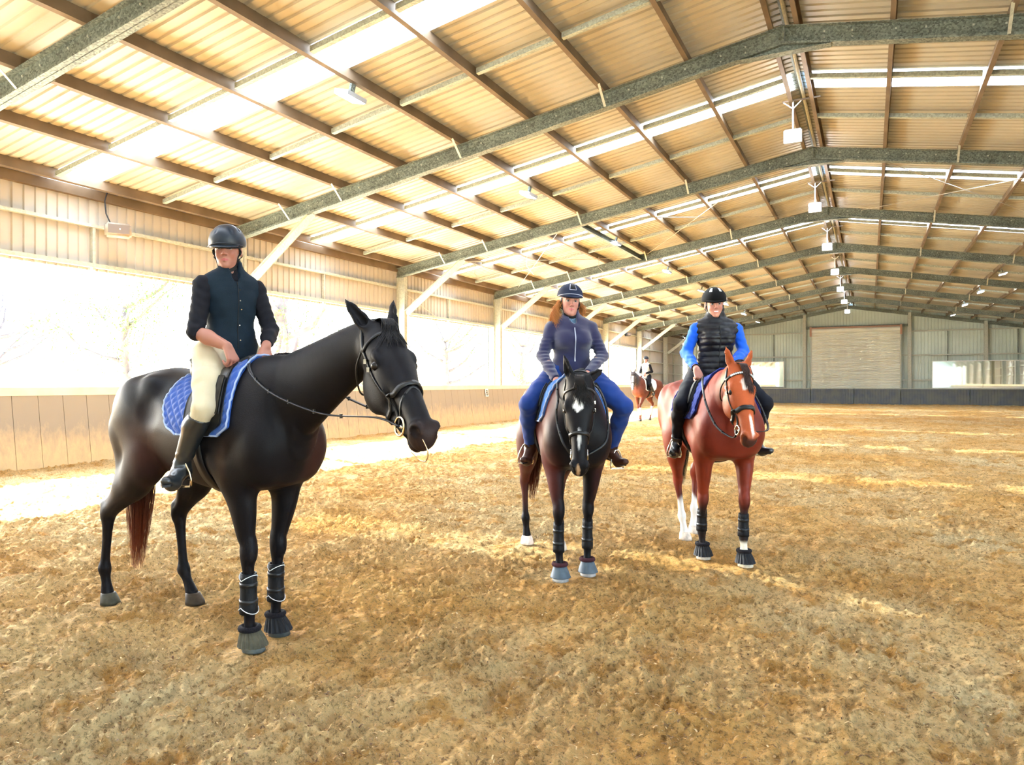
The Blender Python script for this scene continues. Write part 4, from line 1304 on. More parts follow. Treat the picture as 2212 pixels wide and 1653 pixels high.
# ---- hair
def tail(hh, root, tip, n, spread, cfn, width=.0035, name='tail', sway=0.0, thick=.05, taper=.6):
    rs = np.random.default_rng(5); cs = []
    root = np.array(root, float); tip = np.array(tip, float)
    for i in range(n):
        a = rs.uniform(0, 2 * PI); r = math.sqrt(rs.uniform()) 
        s0 = root + v3(math.cos(a) * .03 * r, math.sin(a) * .035 * r, rs.uniform(-.02, .06))
        L = rs.uniform(.55, 1.0) ** .6
        e = root + (tip - root) * L + v3(math.cos(a), math.sin(a), 0) * spread * r * taper * (.6 + .6 * rs.uniform())
        m1 = root + (tip - root) * .18 + v3(-.06, 0, .05) + v3(math.cos(a), math.sin(a), 0) * thick * r
        m2 = root + (tip - root) * .5 + v3(math.cos(a), math.sin(a), 0) * spread * r + v3(sway, 0, 0)
        m2 = root * (1 - .5 * L) + tip * .5 * L + v3(math.cos(a), math.sin(a), 0) * spread * r
        cs.append(catmull(np.array([s0, m1, m2, e]), 4))
    return ribbons(cs, width, name, M['hair_dark'], hh['o'], cfn)

def crest_points(hh, cfg, n, f0=.15, f1=1.0):
    R = catmull(np.array(cfg['neck'], float), 6); out = []
    i0, i1 = int(len(R) * f0), int(len(R) * f1) - 1
    for f in np.linspace(i0, i1, n):
        i = min(int(f), len(R) - 2); q = R[i] * (1 - (f - i)) + R[i + 1] * (f - i)
        t = nrm(R[i + 1][:3] - R[i][:3]); l = np.array(cfg.get('neck_lat', (0, 1, 0)), float); u = nrm(np.cross(t, l)); 
        if u[2] < 0: u = -u
        out.append((q[:3] + u * q[3] * .985, u, t, l))
    return out

def mane(hh, cfg, n, length, side, cfn, width=.003, f0=.15, lift=.02, m='hair_dark'):
    rs = np.random.default_rng(8); cp = crest_points(hh, cfg, 120, f0); cs = []
    for i in range(n):
        p, u, t, l = cp[rs.integers(len(cp))]
        L = length * rs.uniform(.6, 1.1); sd = side if side else rs.choice([-1, 1])
        b = p + l * rs.uniform(-.012, .012)
        pts = [b, b + u * lift + l * sd * .03, b + l * sd * (.03 + L * .35) - v3(0, 0, 1) * L * .35 + t * rs.uniform(-.02, .02), b + l * sd * (.05 + L * .38) - v3(0, 0, 1) * L * .9 + t * rs.uniform(-.03, .05)]
        q = catmull(np.array(pts), 3)
        for k in range(2, len(q)):
            co, no, _, dist = hh['bvh'].find_nearest(Vector(q[k]))
            if no is not None and (Vector(q[k]) - co).dot(no) < .006: q[k] = np.array(co + no * (.006 + .006 * rs.uniform()))
        cs.append(q)
    return ribbons(cs, width, 'mane', M[m], hh['o'], cfn)

def forelock(hh, n, length, cfn, width=.003, bias=0.0, spread=.05):
    rs = np.random.default_rng(9); H = hh['H']; cs = []
    for i in range(n):
        w0 = rs.uniform(-.03, .03); w1 = bias + rs.normal(0, spread); L = length * rs.uniform(.5, 1)
        q = catmull(np.array([H(-.03, w0, .05), H(.01, w0, .095), H(.05 + L * .45, w0 * .5 + w1 * .5, .085), H(.05 + L, w1, .07)]), 4)
        for k in range(3, len(q)):
            co, no, _, _ = hh['bvh'].find_nearest(Vector(q[k]))
            if (Vector(q[k]) - co).dot(no) < .005 or k > 6: q[k] = np.array(co + no * (.005 + .005 * rs.uniform()))
        cs.append(q)
    return ribbons(cs, width, 'forelock', M['hair_dark'], hh['o'], cfn)

# ---- tack
def rootlike(hh, name):
    e = empty(name, hh['o'].location, hh['rz']); return e

def bridle(hh, label, flash=False, ring_r=.04, ringmat='steel', nose_s=.40, crystal=False, thin=1.0, hands=None, reinpts=None, group=None, nose_w=.026):
    H, bv = hh['H'], hh['bvh']; t = rootlike(hh, 'bridle'); tag(t, label, 'bridle', group)
    def loop(s, tilt=0.0, n=16, rr=.16, t0=-.03):
        out = []
        for k in range(n):
            a = 2 * PI * k / n; w, u = math.sin(a) * rr * .75, math.cos(a) * rr + t0
            out.append(H(s + tilt * (-u), w, u))
        return out
    a = Acc(); strap(a, loop(nose_s, .12), bv, nose_w * thin, .010, .001, 4, True); a.build('noseband', M['leather'], t, True)
    if flash:
        a = Acc(); strap(a, [H(nose_s - .01, 0, .08), H(nose_s + .04, .06, .0), H(nose_s + .085, .05, -.08), H(nose_s + .09, 0, -.13), H(nose_s + .085, -.05, -.08), H(nose_s + .04, -.06, .0)], bv, .013, .005, .002, 4, True); a.build('flash_strap', M['leather'], t, True)
    a = Acc(); strap(a, [H(.085, -.10, -.03), H(.075, -.07, .05), H(.07, 0, .08), H(.075, .07, .05), H(.085, .10, -.03)], bv, .020, .007, .001, 5); o = a.build('browband', M['leather'], t, True)
    if crystal:
        c = Acc()
        for k in range(15):
            w = -.09 + .18 * k / 14; co, no, _, _ = bv.find_nearest(Vector(H(.072 + .02 * abs(w) * 5, w, .08 - abs(w) * .4))); p = co + no * .011
            c.box((p.x - .005, p.y - .005, p.z - .006), (p.x + .005, p.y + .005, p.z + .006))
        tag(c.build('crystal_row', M['piping'], o), kind='stuff')
    a = Acc(); strap(a, [H(.085, -.09, -.04), H(.02, -.085, -.01), H(-.035, -.05, .01), H(-.05, 0, .02), H(-.035, .05, .01), H(.02, .085, -.01), H(.085, .09, -.04)], bv, .026, .006, .001, 4); a.build('headpiece', M['leather'], t, True)
    bits = []
    for s in (-1, 1):
        a = Acc(); strap(a, [H(.08, s * .10, -.03), H(.16, s * .11, -.045), H(.27, s * .10, -.05), H(.38, s * .08, -.055), H(.455, s * .06, -.068)], bv, .017 * thin, .005, .002, 5); o = a.build('cheekpiece', M['leather'], t, True)
        for q in (.14, .19):
            co, no, _, _ = bv.find_nearest(Vector(H(q, s * .12, -.043))); p = co + no * .009
            b = Acc(); b.box((p.x - .010, p.y - .006, p.z - .012), (p.x + .010, p.y + .006, p.z + .012)); b.build('buckle', M['steel'], o)
        co, no, _, _ = bv.find_nearest(Vector(H(.485, s * .06, -.072))); p = np.array(co + no * .010)
        bits.append(p)
        n_ = nrm(hh['fr'][1] * s * .9 + np.array(no) * .3); e1 = nrm(np.cross(n_, hh['fr'][0])); e2 = np.cross(n_, e1)
        b = Acc(); b.tube([p + (e1 * math.cos(an) + e2 * math.sin(an)) * ring_r for an in np.linspace(0, 2 * PI, 25)[:-1]], .0058, 8, closed=True); b.build('bit_ring', M[ringmat], t, True)
    a = Acc(); a.tube([bits[0], H(.5, 0, -.085), bits[1]], .008, 8); a.build('bit_mouthpiece', M['steel'], t, True)
    # throatlash hangs a little clear of the jaw
    a = Acc(); pts = [H(.07, -.095, -.03), H(.10, -.105, -.12), H(.13, -.06, -.235), H(.13, 0, -.25), H(.13, .06, -.235), H(.10, .105, -.12), H(.07, .095, -.03)]
    a.tube(catmull(np.array(pts), 5), .0055, 6); a.build('throatlash', M['leather'], t, True)
    # reins
    if reinpts:
        for s, pts in zip((-1, 1), reinpts):
            c = catmull(np.array([bits[0 if s < 0 else 1]] + [np.array(p, float) for p in pts]), 6)
            a = Acc()
            for i in range(len(c)):          # keep clear of the neck
                co, no, _, dist = bv.find_nearest(Vector(c[i]))
                if i > 1 and (Vector(c[i]) - co).dot(no) < .008: c[i] = np.array(co + no * .009)
            V = []; 
            for i in range(len(c)):
                tt = nrm(c[min(i+1, len(c)-1)] - c[max(i-1, 0)]); sd = nrm(np.cross(tt, v3(.2, 1, .1))); up = np.cross(sd, tt)
                for su, sn in ((-1,-1),(-1,1),(1,1),(1,-1)): V.append(c[i] + up * su * .0085 + sd * sn * .0028)
            m_ = len(c)
            F = [(i*4+k, i*4+(k+1) % 4, (i+1)*4+(k+1) % 4, (i+1)*4+k) for i in range(m_-1) for k in range(4)] + [(3,2,1,0), tuple((m_-1)*4+k for k in range(4))]
            a.add(V, F); o = a.build('rein', M['leather'], t, True)
            for f in (.35, .45, .55, .65, .75):
                p = c[int(f * (m_ - 1))]; b = Acc(); b.box(tuple(p - v3(.005, .006, .011)), tuple(p + v3(.005, .006, .011))); b.build('rein_stop', M['leather'], o)
    return t, bits

def drape(hh, xr, xf, phis, nx, off, zc=1.22, thick=.012, quilt=None, lo=.0):
    """cloth over the back: rays cast in towards the barrel axis"""
    bv = hh['bvh']; top = []
    for ph in phis:
        xa, xb = xr(ph), xf(ph); row = []
        for i in range(nx):
            x = xa + (xb - xa) * i / (nx - 1)
            d = Vector((0, -math.sin(ph), -math.cos(ph))); o_ = Vector((x, math.sin(ph) * .9, zc + math.cos(ph) * .9))
            co, no, _, _ = bv.ray_cast(o_, d)
            if co is None: co = Vector((x, math.sin(ph) * .3, zc + math.cos(ph) * .3)); no = -d
            q = (quilt(x, ph) if quilt else 0)
            row.append((co, -d, q))
        top.append(row)
    V = []; np_, m_ = len(phis), nx
    for layer in (1, 0):
        for row in top:
            for co, d, q in row: V.append(co + d * (off + (thick + q if layer else 0)))
    N = np_ * m_; F = []
    for i in range(np_ - 1):
        for j in range(m_ - 1):
            a, b, c, e = i*m_+j, i*m_+j+1, (i+1)*m_+j+1, (i+1)*m_+j
            F.append((a, e, c, b)); F.append((N+a, N+b, N+c, N+e))
    ed = [i*m_ for i in range(np_)] , [i*m_+m_-1 for i in range(np_)], list(range(m_)), [(np_-1)*m_+j for j in range(m_)]
    for li, L in enumerate(ed):
        for a, b in zip(L[:-1], L[1:]):
            F.append((a, b, N+b, N+a) if li in (0, 3) else (b, a, N+a, N+b))
    edge = [V[i] for i in ed[0]] + [V[i] for i in ed[3]][1:] + [V[i] for i in ed[1]][::-1][1:] + [V[i] for i in ed[2]][::-1][1:-1]
    return V, F, edge

def saddle_set(hh, cx, label_s, label_p, padm, pipm, flapx=(.0, .0), pad=(-.36, .36), feet=None, stirrup_m='steel', padlow=1.62, quilts=True, tree_h=.0):
    """pad and saddle; feet: list of (stirrup bottom centre, yaw) for both sides"""
    bv = hh['bvh']; S = hh['S']
    t = rootlike(hh, 'saddle_pad'); tag(t, label_p, 'saddle pad')
    xr = lambda ph: cx + pad[0] + .10 * smooth01(abs(ph), .9, 1.6) + .10 * smooth01(abs(ph), 1.45, 1.62)
    xf = lambda ph: cx + pad[1] + .06 * math.sin(min(abs(ph), 1.5)) - .09 * smooth01(abs(ph), 1.4, 1.62)
    q = (lambda x, ph: .010 * min(abs(math.sin((x * 1.0 + ph * .34) * 44)), abs(math.sin((x * 1.0 - ph * .34) * 44))) ** .6) if quilts else None
    ph = list(np.linspace(-padlow, padlow, 110))
    V, F, edge = drape(hh, xr, xf, ph, 110, .002, quilt=q, thick=.010)
    pm('pad_cloth', V, F, padm, t, True)
    a = Acc(); a.tube(edge[::2], .0065, 6, closed=True); a.build('piping', pipm, t, True)
    # saddle
    s_ = rootlike(hh, 'saddle'); tag(s_, label_s, 'saddle')
    zt = max(v[2] for v in (bv.ray_cast(Vector((cx, 0, 2.3)), Vector((0, 0, -1)))[0],)) + .03
    g = Grid((cx - .34, -.30, zt - .25), (cx + .36, .30, zt + .22), .008)
    g.chain([(cx - .27, 0, zt + .075, .030, .09), (cx - .22, 0, zt + .065, .035, .15), (cx - .12, 0, zt + .025, .035, .155), (cx + .0, 0, zt + .005, .035, .115), (cx + .12, 0, zt + .025, .035, .085), (cx + .20, 0, zt + .060, .035, .07), (cx + .255, 0, zt + .075, .028, .055)], .02)
    for s in (-1, 1):
        g.seg((cx - .2, s * .09, zt + .0), (cx + .18, s * .08, zt - .01), .055, .045, .03)
        g.seg((cx + .14, s * .10, zt - .03), (cx + .22, s * .16, zt - .12), .045, .035, .03)
    Vs, Fs = g.surface(2); pm('seat', Vs, Fs, M['leather'], s_, True)
    for s in (-1, 1):
        phs = list(np.linspace(.30, 1.62, 26)); fx = flapx[0 if s < 0 else 1]
        fr_ = lambda p: cx - .08 + .07 * smooth01(abs(p), .6, 1.6) + .05 * smooth01(abs(p), 1.45, 1.62)
        ff = lambda p: cx + .20 + fx + .11 * math.sin(min(1.6, abs(p)) * 1.25) - .10 * smooth01(abs(p), 1.35, 1.62)
        V, F, edge = drape(hh, fr_, ff, [s * p for p in phs], 18, .021, thick=.010)
        if s < 0: F = [f[::-1] for f in F]
        pm('flap', V, F, M['leather'], s_, True)
        V, F, edge = drape(hh, lambda p: cx + .215 + fx + .10 * math.sin(min(1.6, abs(p)) * 1.2) - .075, lambda p: cx + .215 + fx + .10 * math.sin(min(1.6, abs(p)) * 1.2) - .02, [s * p for p in np.linspace(.6, 1.2, 12)], 5, .032, thick=.014)
        if s < 0: F = [f[::-1] for f in F]
        pm('knee_roll', V, F, M['leather'], s_, True)
        if feet:
            ft, yaw = feet[0 if s < 0 else 1]; ft = np.array(ft, float)
            top = v3(cx + .07, s * .20, zt - .12); st = ft + v3(0, 0, .155)
            a = Acc(); out = catmull(np.array([top, (top + st) / 2 + v3(0, s * .05, 0), st]), 5)
            for q_ in range(len(out)):
                co, no, _, _ = bv.find_nearest(Vector(out[q_]))
                if (Vector(out[q_]) - co).dot(no) < .045: out[q_] = np.array(co + no * .045)
            for q_ in range(len(out) - 1): a.bar(out[q_], out[q_+1] + (out[q_+1] - out[q_]) * .05, .022, .004, (0, s, .2))
            a.build('stirrup_leather', M['leather'], s_)
            ca, sa = math.cos(yaw), math.sin(yaw); W = lambda u, v, w: ft + v3(-sa * u + ca * w, ca * u + sa * w, v)
            a = Acc(); a.tube([W(*q_) for q_ in ((-.058, .0, 0), (-.062, .03, 0), (-.052, .075, 0), (-.030, .125, 0), (-.014, .152, 0), (.014, .152, 0), (.030, .125, 0), (.052, .075, 0), (.062, .03, 0), (.058, .0, 0))], .0062, 8)
            o = a.build('stirrup_iron', M[stirrup_m], s_, True)
            a = Acc(); a.bar(W(-.060, -.002, 0), W(.060, -.002, 0), .034, .010); a.build('tread', M['steel'], o)
    # girth
    gp = []
    for an in np.linspace(1.25, 2 * PI - 1.25, 26):
        d = Vector((0, -math.sin(an), -math.cos(an))); o_ = Vector((cx + .07, math.sin(an), 1.2 + math.cos(an)))
        co = bv.ray_cast(o_, d)[0]
        if co is not None: gp.append(np.array(co))
    a = Acc(); strap(a, gp, bv, .075, .012, .003, 2); a.build('girth', M['leather'], s_, True)
    return t, s_
# ---- the big black horse
def col_black(V, P, fr, hs):
    c = np.tile(np.array([.0055, .0045, .0055]), (len(V), 1))
    x, y, z = V.T
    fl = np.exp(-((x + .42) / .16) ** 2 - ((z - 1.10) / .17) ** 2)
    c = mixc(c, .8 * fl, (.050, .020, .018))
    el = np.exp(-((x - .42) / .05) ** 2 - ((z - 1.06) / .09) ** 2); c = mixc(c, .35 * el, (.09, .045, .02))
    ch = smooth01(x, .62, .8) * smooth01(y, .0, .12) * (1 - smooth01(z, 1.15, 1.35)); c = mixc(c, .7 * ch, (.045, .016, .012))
    r = (V - P) @ np.stack([fr[0], fr[1], fr[2]], 1) / hs
    ng = np.exp(-((r[:, 0] - .597) / .022) ** 2 - ((np.abs(r[:, 1]) - .058) / .017) ** 2 - ((r[:, 2] - .006) / .022) ** 2)
    mz = smooth01(r[:, 0], .52, .62) * (1 - ng) * (np.linalg.norm((V - P), axis=1) < hs * .8); c = mixc(c, .35 * mz, (.06, .030, .022))
    return c
H1 = dict(pos=(-1.819, 4.457), heading=(.8211, -.5708), S=1.0, sw=1.0, h=.0105,
          poll=(1.375, .02, 1.755), muzzle=(1.845, -.145, 1.265),
          neck=[(.40, 0, 1.28, .30, .20), (.60, 0, 1.37, .265, .165), (.80, 0, 1.465, .225, .125), (1.0, .005, 1.565, .185, .10), (1.16, .015, 1.645, .155, .085), (1.28, .02, 1.70, .13, .078)],
          ears=((-.05, .28), (.0, .05)),
          fore=[((.495, -.135, .545), (.495, -.13, .235), (.525, -.13, 0)), ((.415, .125, .53), (.405, .12, .23), (.425, .117, 0))],
          hind=[((-.47, -.18, 1.0), (-1.00, -.175, .625), (-1.065, -.17, .235), (-1.02, -.16, 0)), ((-.40, .17, .98), (-.72, .165, .60), (-.665, .165, .215), (-.545, .17, 0))],
          hoofcol=dict(fore=[(.10, .11, .10), (.05, .055, .05)], hind=[(.045, .04, .025), (.045, .03, .018)]),
          colour=col_black, coat=M['coat_dark'], label='tall glossy black horse standing side on with its head turned')
h1 = place_horse(H1)
cd = lambda c, i: np.tile(np.array([.010, .008, .008]), (len(c), 1))
def ctail(c, i):
    z = c[:, 2]; m = smooth01(z, 1.0, .35)[:, None] if False else np.clip((1.0 - z) / .6, 0, 1)[:, None]
    return np.array([.012, .008, .007]) * (1 - m) + np.array([.16, .035, .012]) * m
tail(h1, (-.88, 0, 1.40), (-1.0, .02, .20), 460, .10, ctail, .0034, thick=.045, taper=.45)
mane(h1, H1, 420, .07, 1, cd, .0032, .25, lift=.012)
forelock(h1, 90, .12, cd, .003)
bell_boot(H1['fore'][0][2], 1.0, M['rubber_olive'], M['fleece_dark'], h1['o'], 1, label='dusty ribbed bell boot')
bell_boot(H1['fore'][1][2], .98, M['rubber_black'], M['fleece_dark'], h1['o'], 1)
for j, s in zip(H1['fore'], (-1, 1)):
    kn, fe, ho = (np.array(q) for q in j)
    tendon_boot(kn * .30 + fe * .70 + v3(0, 0, .10), fe + v3(0, 0, -.035), .048, .043, M['neoprene'], h1['o'])
M['pad_blue'] = mat('royal_blue_quilt', (.012, .065, .30), rough=.75, sheen=.3)
M['pad_pip'] = mat('pale_blue_piping', (.30, .38, .60), rough=.7)
t1 = saddle_set(h1, .14, 'black leather saddle under the rider in beige breeches', 'royal blue quilted saddle pad on the black side-on horse', M['pad_blue'], M['pad_pip'],
           pad=(-.30, .30), feet=[((.20, -.37, .925), -.9), ((.22, .40, .93), .6)], stirrup_m='brass')
b1 = bridle(h1, 'black leather bridle with a large brass ring on the side-on black horse', flash=True, ring_r=.044, ringmat='brass', nose_s=.385,
       reinpts=[[(1.50, -.13, 1.335), (1.15, -.16, 1.345), (.80, -.19, 1.44), (.55, -.16, 1.56), (.40, -.06, 1.655)], [(1.45, .12, 1.33), (1.15, .19, 1.36), (.85, .20, 1.45), (.6, .16, 1.58), (.45, .05, 1.665)]])
def chin_loops(hh, t):
    H = hh['H']
    for w in (.0,):
        a = Acc(); a.tube(catmull(np.array([H(.60, w - .03, .0), H(.66, w - .01, -.03), H(.665, w, -.08), H(.62, w + .01, -.13), H(.56, w, -.15)]), 5), .0028, 5); a.build('chin_wire', M['brass'], t, True)
chin_loops(h1, b1[0])

# ---- the dark horse facing the viewer
def col_dark(V, P, fr, hs):
    c = np.tile(np.array([.006, .005, .0058]), (len(V), 1)); x, y, z = V.T
    r = (V - P) @ np.stack([fr[0], fr[1], fr[2]], 1) / hs
    head = (np.abs(r[:, 1]) < .13) & (r[:, 0] > -.05) & (r[:, 0] < .7) & (np.abs(r[:, 2]) < .25)
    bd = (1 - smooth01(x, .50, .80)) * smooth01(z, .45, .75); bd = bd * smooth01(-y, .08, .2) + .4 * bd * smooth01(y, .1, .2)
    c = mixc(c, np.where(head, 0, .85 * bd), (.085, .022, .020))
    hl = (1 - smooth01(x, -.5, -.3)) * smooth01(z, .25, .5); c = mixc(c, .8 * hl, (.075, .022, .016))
    d = np.sqrt(((r[:, 0] - .17) / .050) ** 2 + ((r[:, 1] + .004) / .034) ** 2) + .25 * np.sin(r[:, 0] * 90) * np.sin(r[:, 1] * 120); c = mixc(c, (1 - smooth01(d, .75, 1.2)) * (r[:, 2] > .02) * head, (.78, .76, .72))
    d = np.sqrt(((r[:, 0] - .40) / .07) ** 2 + ((r[:, 1] + .003) / .011) ** 2); c = mixc(c, (1 - smooth01(d, .7, 1.2)) * (r[:, 2] > .0) * head * .9, (.62, .60, .58))
    d = np.sqrt(((r[:, 0] - .60) / .035) ** 2 + ((r[:, 1] + .01) / .012) ** 2); c = mixc(c, (1 - smooth01(d, .7, 1.2)) * (r[:, 2] > -.06) * head * .8, (.50, .30, .16))
    return c
H2 = dict(pos=(.4338, 6.008), heading=(.096, -.9954), S=.955, sw=.94, h=.0115,
          poll=(.965, -.055, 1.52), muzzle=(1.13, -.085, .91),
          neck=[(.42, 0, 1.22, .27, .185), (.56, -.01, 1.30, .235, .15), (.70, -.02, 1.38, .195, .12), (.82, -.035, 1.43, .165, .10), (.91, -.045, 1.45, .14, .088)],
          ears=((-.10, .05), (-1.0, .55)),
          fore=[((.50, -.125, .52), (.475, -.12, .235), (.52, -.115, 0)), ((.37, .13, .52), (.345, .13, .23), (.385, .125, 0))],
          hind=[((-.45, -.24, .98), (-.83, -.235, .59), (-.80, -.23, .235), (-.76, -.22, 0)), ((-.36, .09, .96), (-.62, .07, .57), (-.565, .06, .22), (-.50, .05, 0))],
          hoofcol=dict(fore=[(.42, .42, .40), (.40, .38, .36)], hind=[(.72, .60, .50), (.66, .58, .46)]),
          colour=col_dark, coat=M['coat_dark'], label='dark horse with a white star facing the camera, head lowered')
h2 = place_horse(H2)
tail(h2, (-.84, -.10, 1.36), (-.80, -.17, .40), 330, .085, ctail, .0036, thick=.045, taper=.5)
forelock(h2, 170, .15, cd, .0032, bias=.03, spread=.035)
mane(h2, H2, 160, .10, 1, cd, .0034, .3)
for j in H2['fore']: bell_boot(j[2], 1.0, M['rubber_grey'], M['fleece_maroon'], h2['o'], 0, label='pale grey bell boot with maroon cuff')
for j in H2['fore']:
    kn, fe, ho = (np.array(q) for q in j); tendon_boot(kn * .35 + fe * .65 + v3(0, 0, .10), fe + v3(0, 0, -.03), .044, .039, M['neoprene'], h2['o'], pip=False)
M['pad_sky'] = mat('mid_blue_quilt', (.045, .13, .36), rough=.8)
saddle_set(h2, .10, 'black leather saddle under the woman in the navy fleece', 'blue quilted saddle pad on the dark horse with the star', M['pad_sky'], M['pad_pip'],
           pad=(-.32, .36), feet=[((.10, -.335, .85), -.25), ((.13, .42, .80), .3)])
bridle(h2, 'black leather bridle on the dark horse with the white star', ring_r=.034, nose_s=.385,
       reinpts=[[(1.0, -.18, 1.10), (.85, -.20, 1.28), (.62, -.13, 1.44), (.47, -.10, 1.475)], [(1.0, .13, 1.10), (.85, .17, 1.30), (.62, .16, 1.46), (.43, .10, 1.52)]])

# ---- the chestnut bay
def col_bay(V, P, fr, hs):
    c = np.tile(np.array([.19, .027, .011]), (len(V), 1)); x, y, z = V.T
    r = (V - P) @ np.stack([fr[0], fr[1], fr[2]], 1) / hs
    head = (np.abs(r[:, 1]) < .13) & (r[:, 0] > -.25) & (r[:, 0] < .7) & (np.abs(r[:, 2]) < .25)
    c = mixc(c, .8 * smooth01(x, .35, .75) * (1 - smooth01(z, 1.2, 1.5)) * ~head, (.13, .018, .010))
    c = mixc(c, .8 * head, (.40, .085, .020))
    fore = (x > 0) & (z < .62) & ~head; c = mixc(c, fore * (1 - smooth01(z, .40, .60)), (.015, .011, .011))
    hind = (x < -.2) & (z < .6); c = mixc(c, hind * (1 - smooth01(z, .34 + .04 * np.sin(y * 40), .40 + .04 * np.sin(y * 40))), (.80, .74, .66))
    hk = (x < -.2); c = mixc(c, .6 * hk * (1 - smooth01(z, .38, .60)) * smooth01(z, .33, .42), (.035, .014, .012))
    lf = (x > 0) & (y > 0) & (z < .24) & ~head; c = mixc(c, lf * (1 - smooth01(z, .17, .21)), (.62, .56, .44))
    d = np.sqrt(((r[:, 0] - .165) / .050) ** 2 + ((r[:, 1] + .002) / .026) ** 2) + .2 * np.sin(r[:, 0] * 90 + r[:, 1] * 60); c = mixc(c, (1 - smooth01(d, .75, 1.15)) * (r[:, 2] > .02) * head * .8, (.78, .68, .60))
    d = np.sqrt(((r[:, 0] - .50) / .09) ** 2 + ((r[:, 1] - .008 - .03 * (r[:, 0] - .5)) / .014) ** 2); c = mixc(c, (1 - smooth01(d, .7, 1.15)) * (r[:, 2] > .0) * head * .9, (.80, .68, .58))
    mz = np.clip(smooth01(r[:, 0], .585, .615) * head + np.exp(-((r[:, 0] - .594) / .026) ** 2 - ((np.abs(r[:, 1]) - .056) / .020) ** 2 - ((r[:, 2] - .006) / .026) ** 2) * 1.4 * head, 0, 1); c = mixc(c, .92 * mz, (.022, .014, .014))
    ej = head & (r[:, 2] > .0) & (r[:, 0] < -.07); c = mixc(c, .0 * ej, (.1, .05, .03))
    return c
H3 = dict(pos=(1.777, 6.505), heading=(.02, -.9998), S=.97, sw=1.05, h=.0115,
          poll=(1.06, -.085, 1.60), muzzle=(1.375, -.10, 1.095), roll=-.17,
          neck=[(.42, 0, 1.24, .28, .20), (.56, -.01, 1.33, .25, .165), (.72, -.02, 1.42, .215, .135), (.86, -.035, 1.49, .18, .11), (.98, -.045, 1.53, .145, .09)],
          ears=((.06, .10), (.06, .10)),
          fore=[((.36, -.15, .52), (.30, -.145, .23), (.325, -.14, 0)), ((.56, .135, .53), (.555, .13, .235), (.59, .13, 0))],
          hind=[((-.33, -.22, .97), (-.50, -.15, .58), (-.47, -.12, .22), (-.42, -.10, 0)), ((-.45, .16, .98), (-.80, .10, .60), (-.76, .08, .24), (-.72, .07, 0))],
          hoofcol=dict(fore=[(.55, .50, .42), (.66, .58, .42)], hind=[(.68, .56, .44), (.6, .5, .4)]),
          colour=col_bay, coat=M['coat_bay'], label='reddish bay horse with white hind socks facing the camera')
h3 = place_horse(H3)
tail(h3, (-.84, 0, 1.36), (-.86, -.02, .45), 200, .07, cd, .0036, thick=.045, taper=.5)
cdb = lambda c, i: np.tile(np.array([.022, .010, .008]) * (1 + .8 * ((i * 37) % 10) / 10), (len(c), 1))
forelock(h3, 170, .20, cdb, .0030, bias=.045, spread=.022)
mane(h3, H3, 200, .14, 1, cdb, .0034, .3)
bell_boot(H3['fore'][0][2], 1.0, M['rubber_black'], M['fleece_dark'], h3['o'], 1)
bell_boot(H3['fore'][1][2], 1.0, M['rubber_black'], M['fleece_dark'], h3['o'], 1)
for j in H3['fore']:
    kn, fe, ho = (np.array(q) for q in j); tendon_boot(kn * .30 + fe * .70 + v3(0, 0, .10), fe + v3(0, 0, .0), .045, .040, M['neoprene'], h3['o'], pip=False)
M['pad_navy'] = mat('navy_quilt', (.018, .030, .16), rough=.85)
saddle_set(h3, .12, 'black leather saddle with high pommel under the rider in blue sleeves', 'dark navy quilted saddle pad on the reddish bay horse', M['pad_navy'], M['pad_navy'],
           pad=(-.30, .36), feet=[((.14, -.345, .855), -.35), ((.16, .40, .87), .3)])
bridle(h3, 'black bridle with a sparkling browband on the reddish bay horse', ring_r=.034, nose_s=.375, crystal=True, nose_w=.034,
       reinpts=[[(1.20, -.17, 1.10), (1.0, -.23, 1.17), (.75, -.24, 1.34), (.55, -.21, 1.50), (.43, -.17, 1.56)], [(1.15, .10, 1.15), (.95, .17, 1.22), (.75, .17, 1.38), (.55, .14, 1.52), (.45, .02, 1.60)]])
# ================================================================== riders
M['skin'] = mat('skin', (.6, .35, .25), rough=.5, attr=True, spec=.35)
M['eyeball'] = mat('eyeball', (.8, .8, .8), rough=.15, attr=True)
M['hair'] = mat('hair_strands', (.4, .2, .1), rough=.5, attr=True)

def rot_about(v, ax, a):
    v = np.asarray(v, float); ax = nrm(ax)
    return v * math.cos(a) + np.cross(ax, v) * math.sin(a) + ax * float(ax @ v) * (1 - math.cos(a))

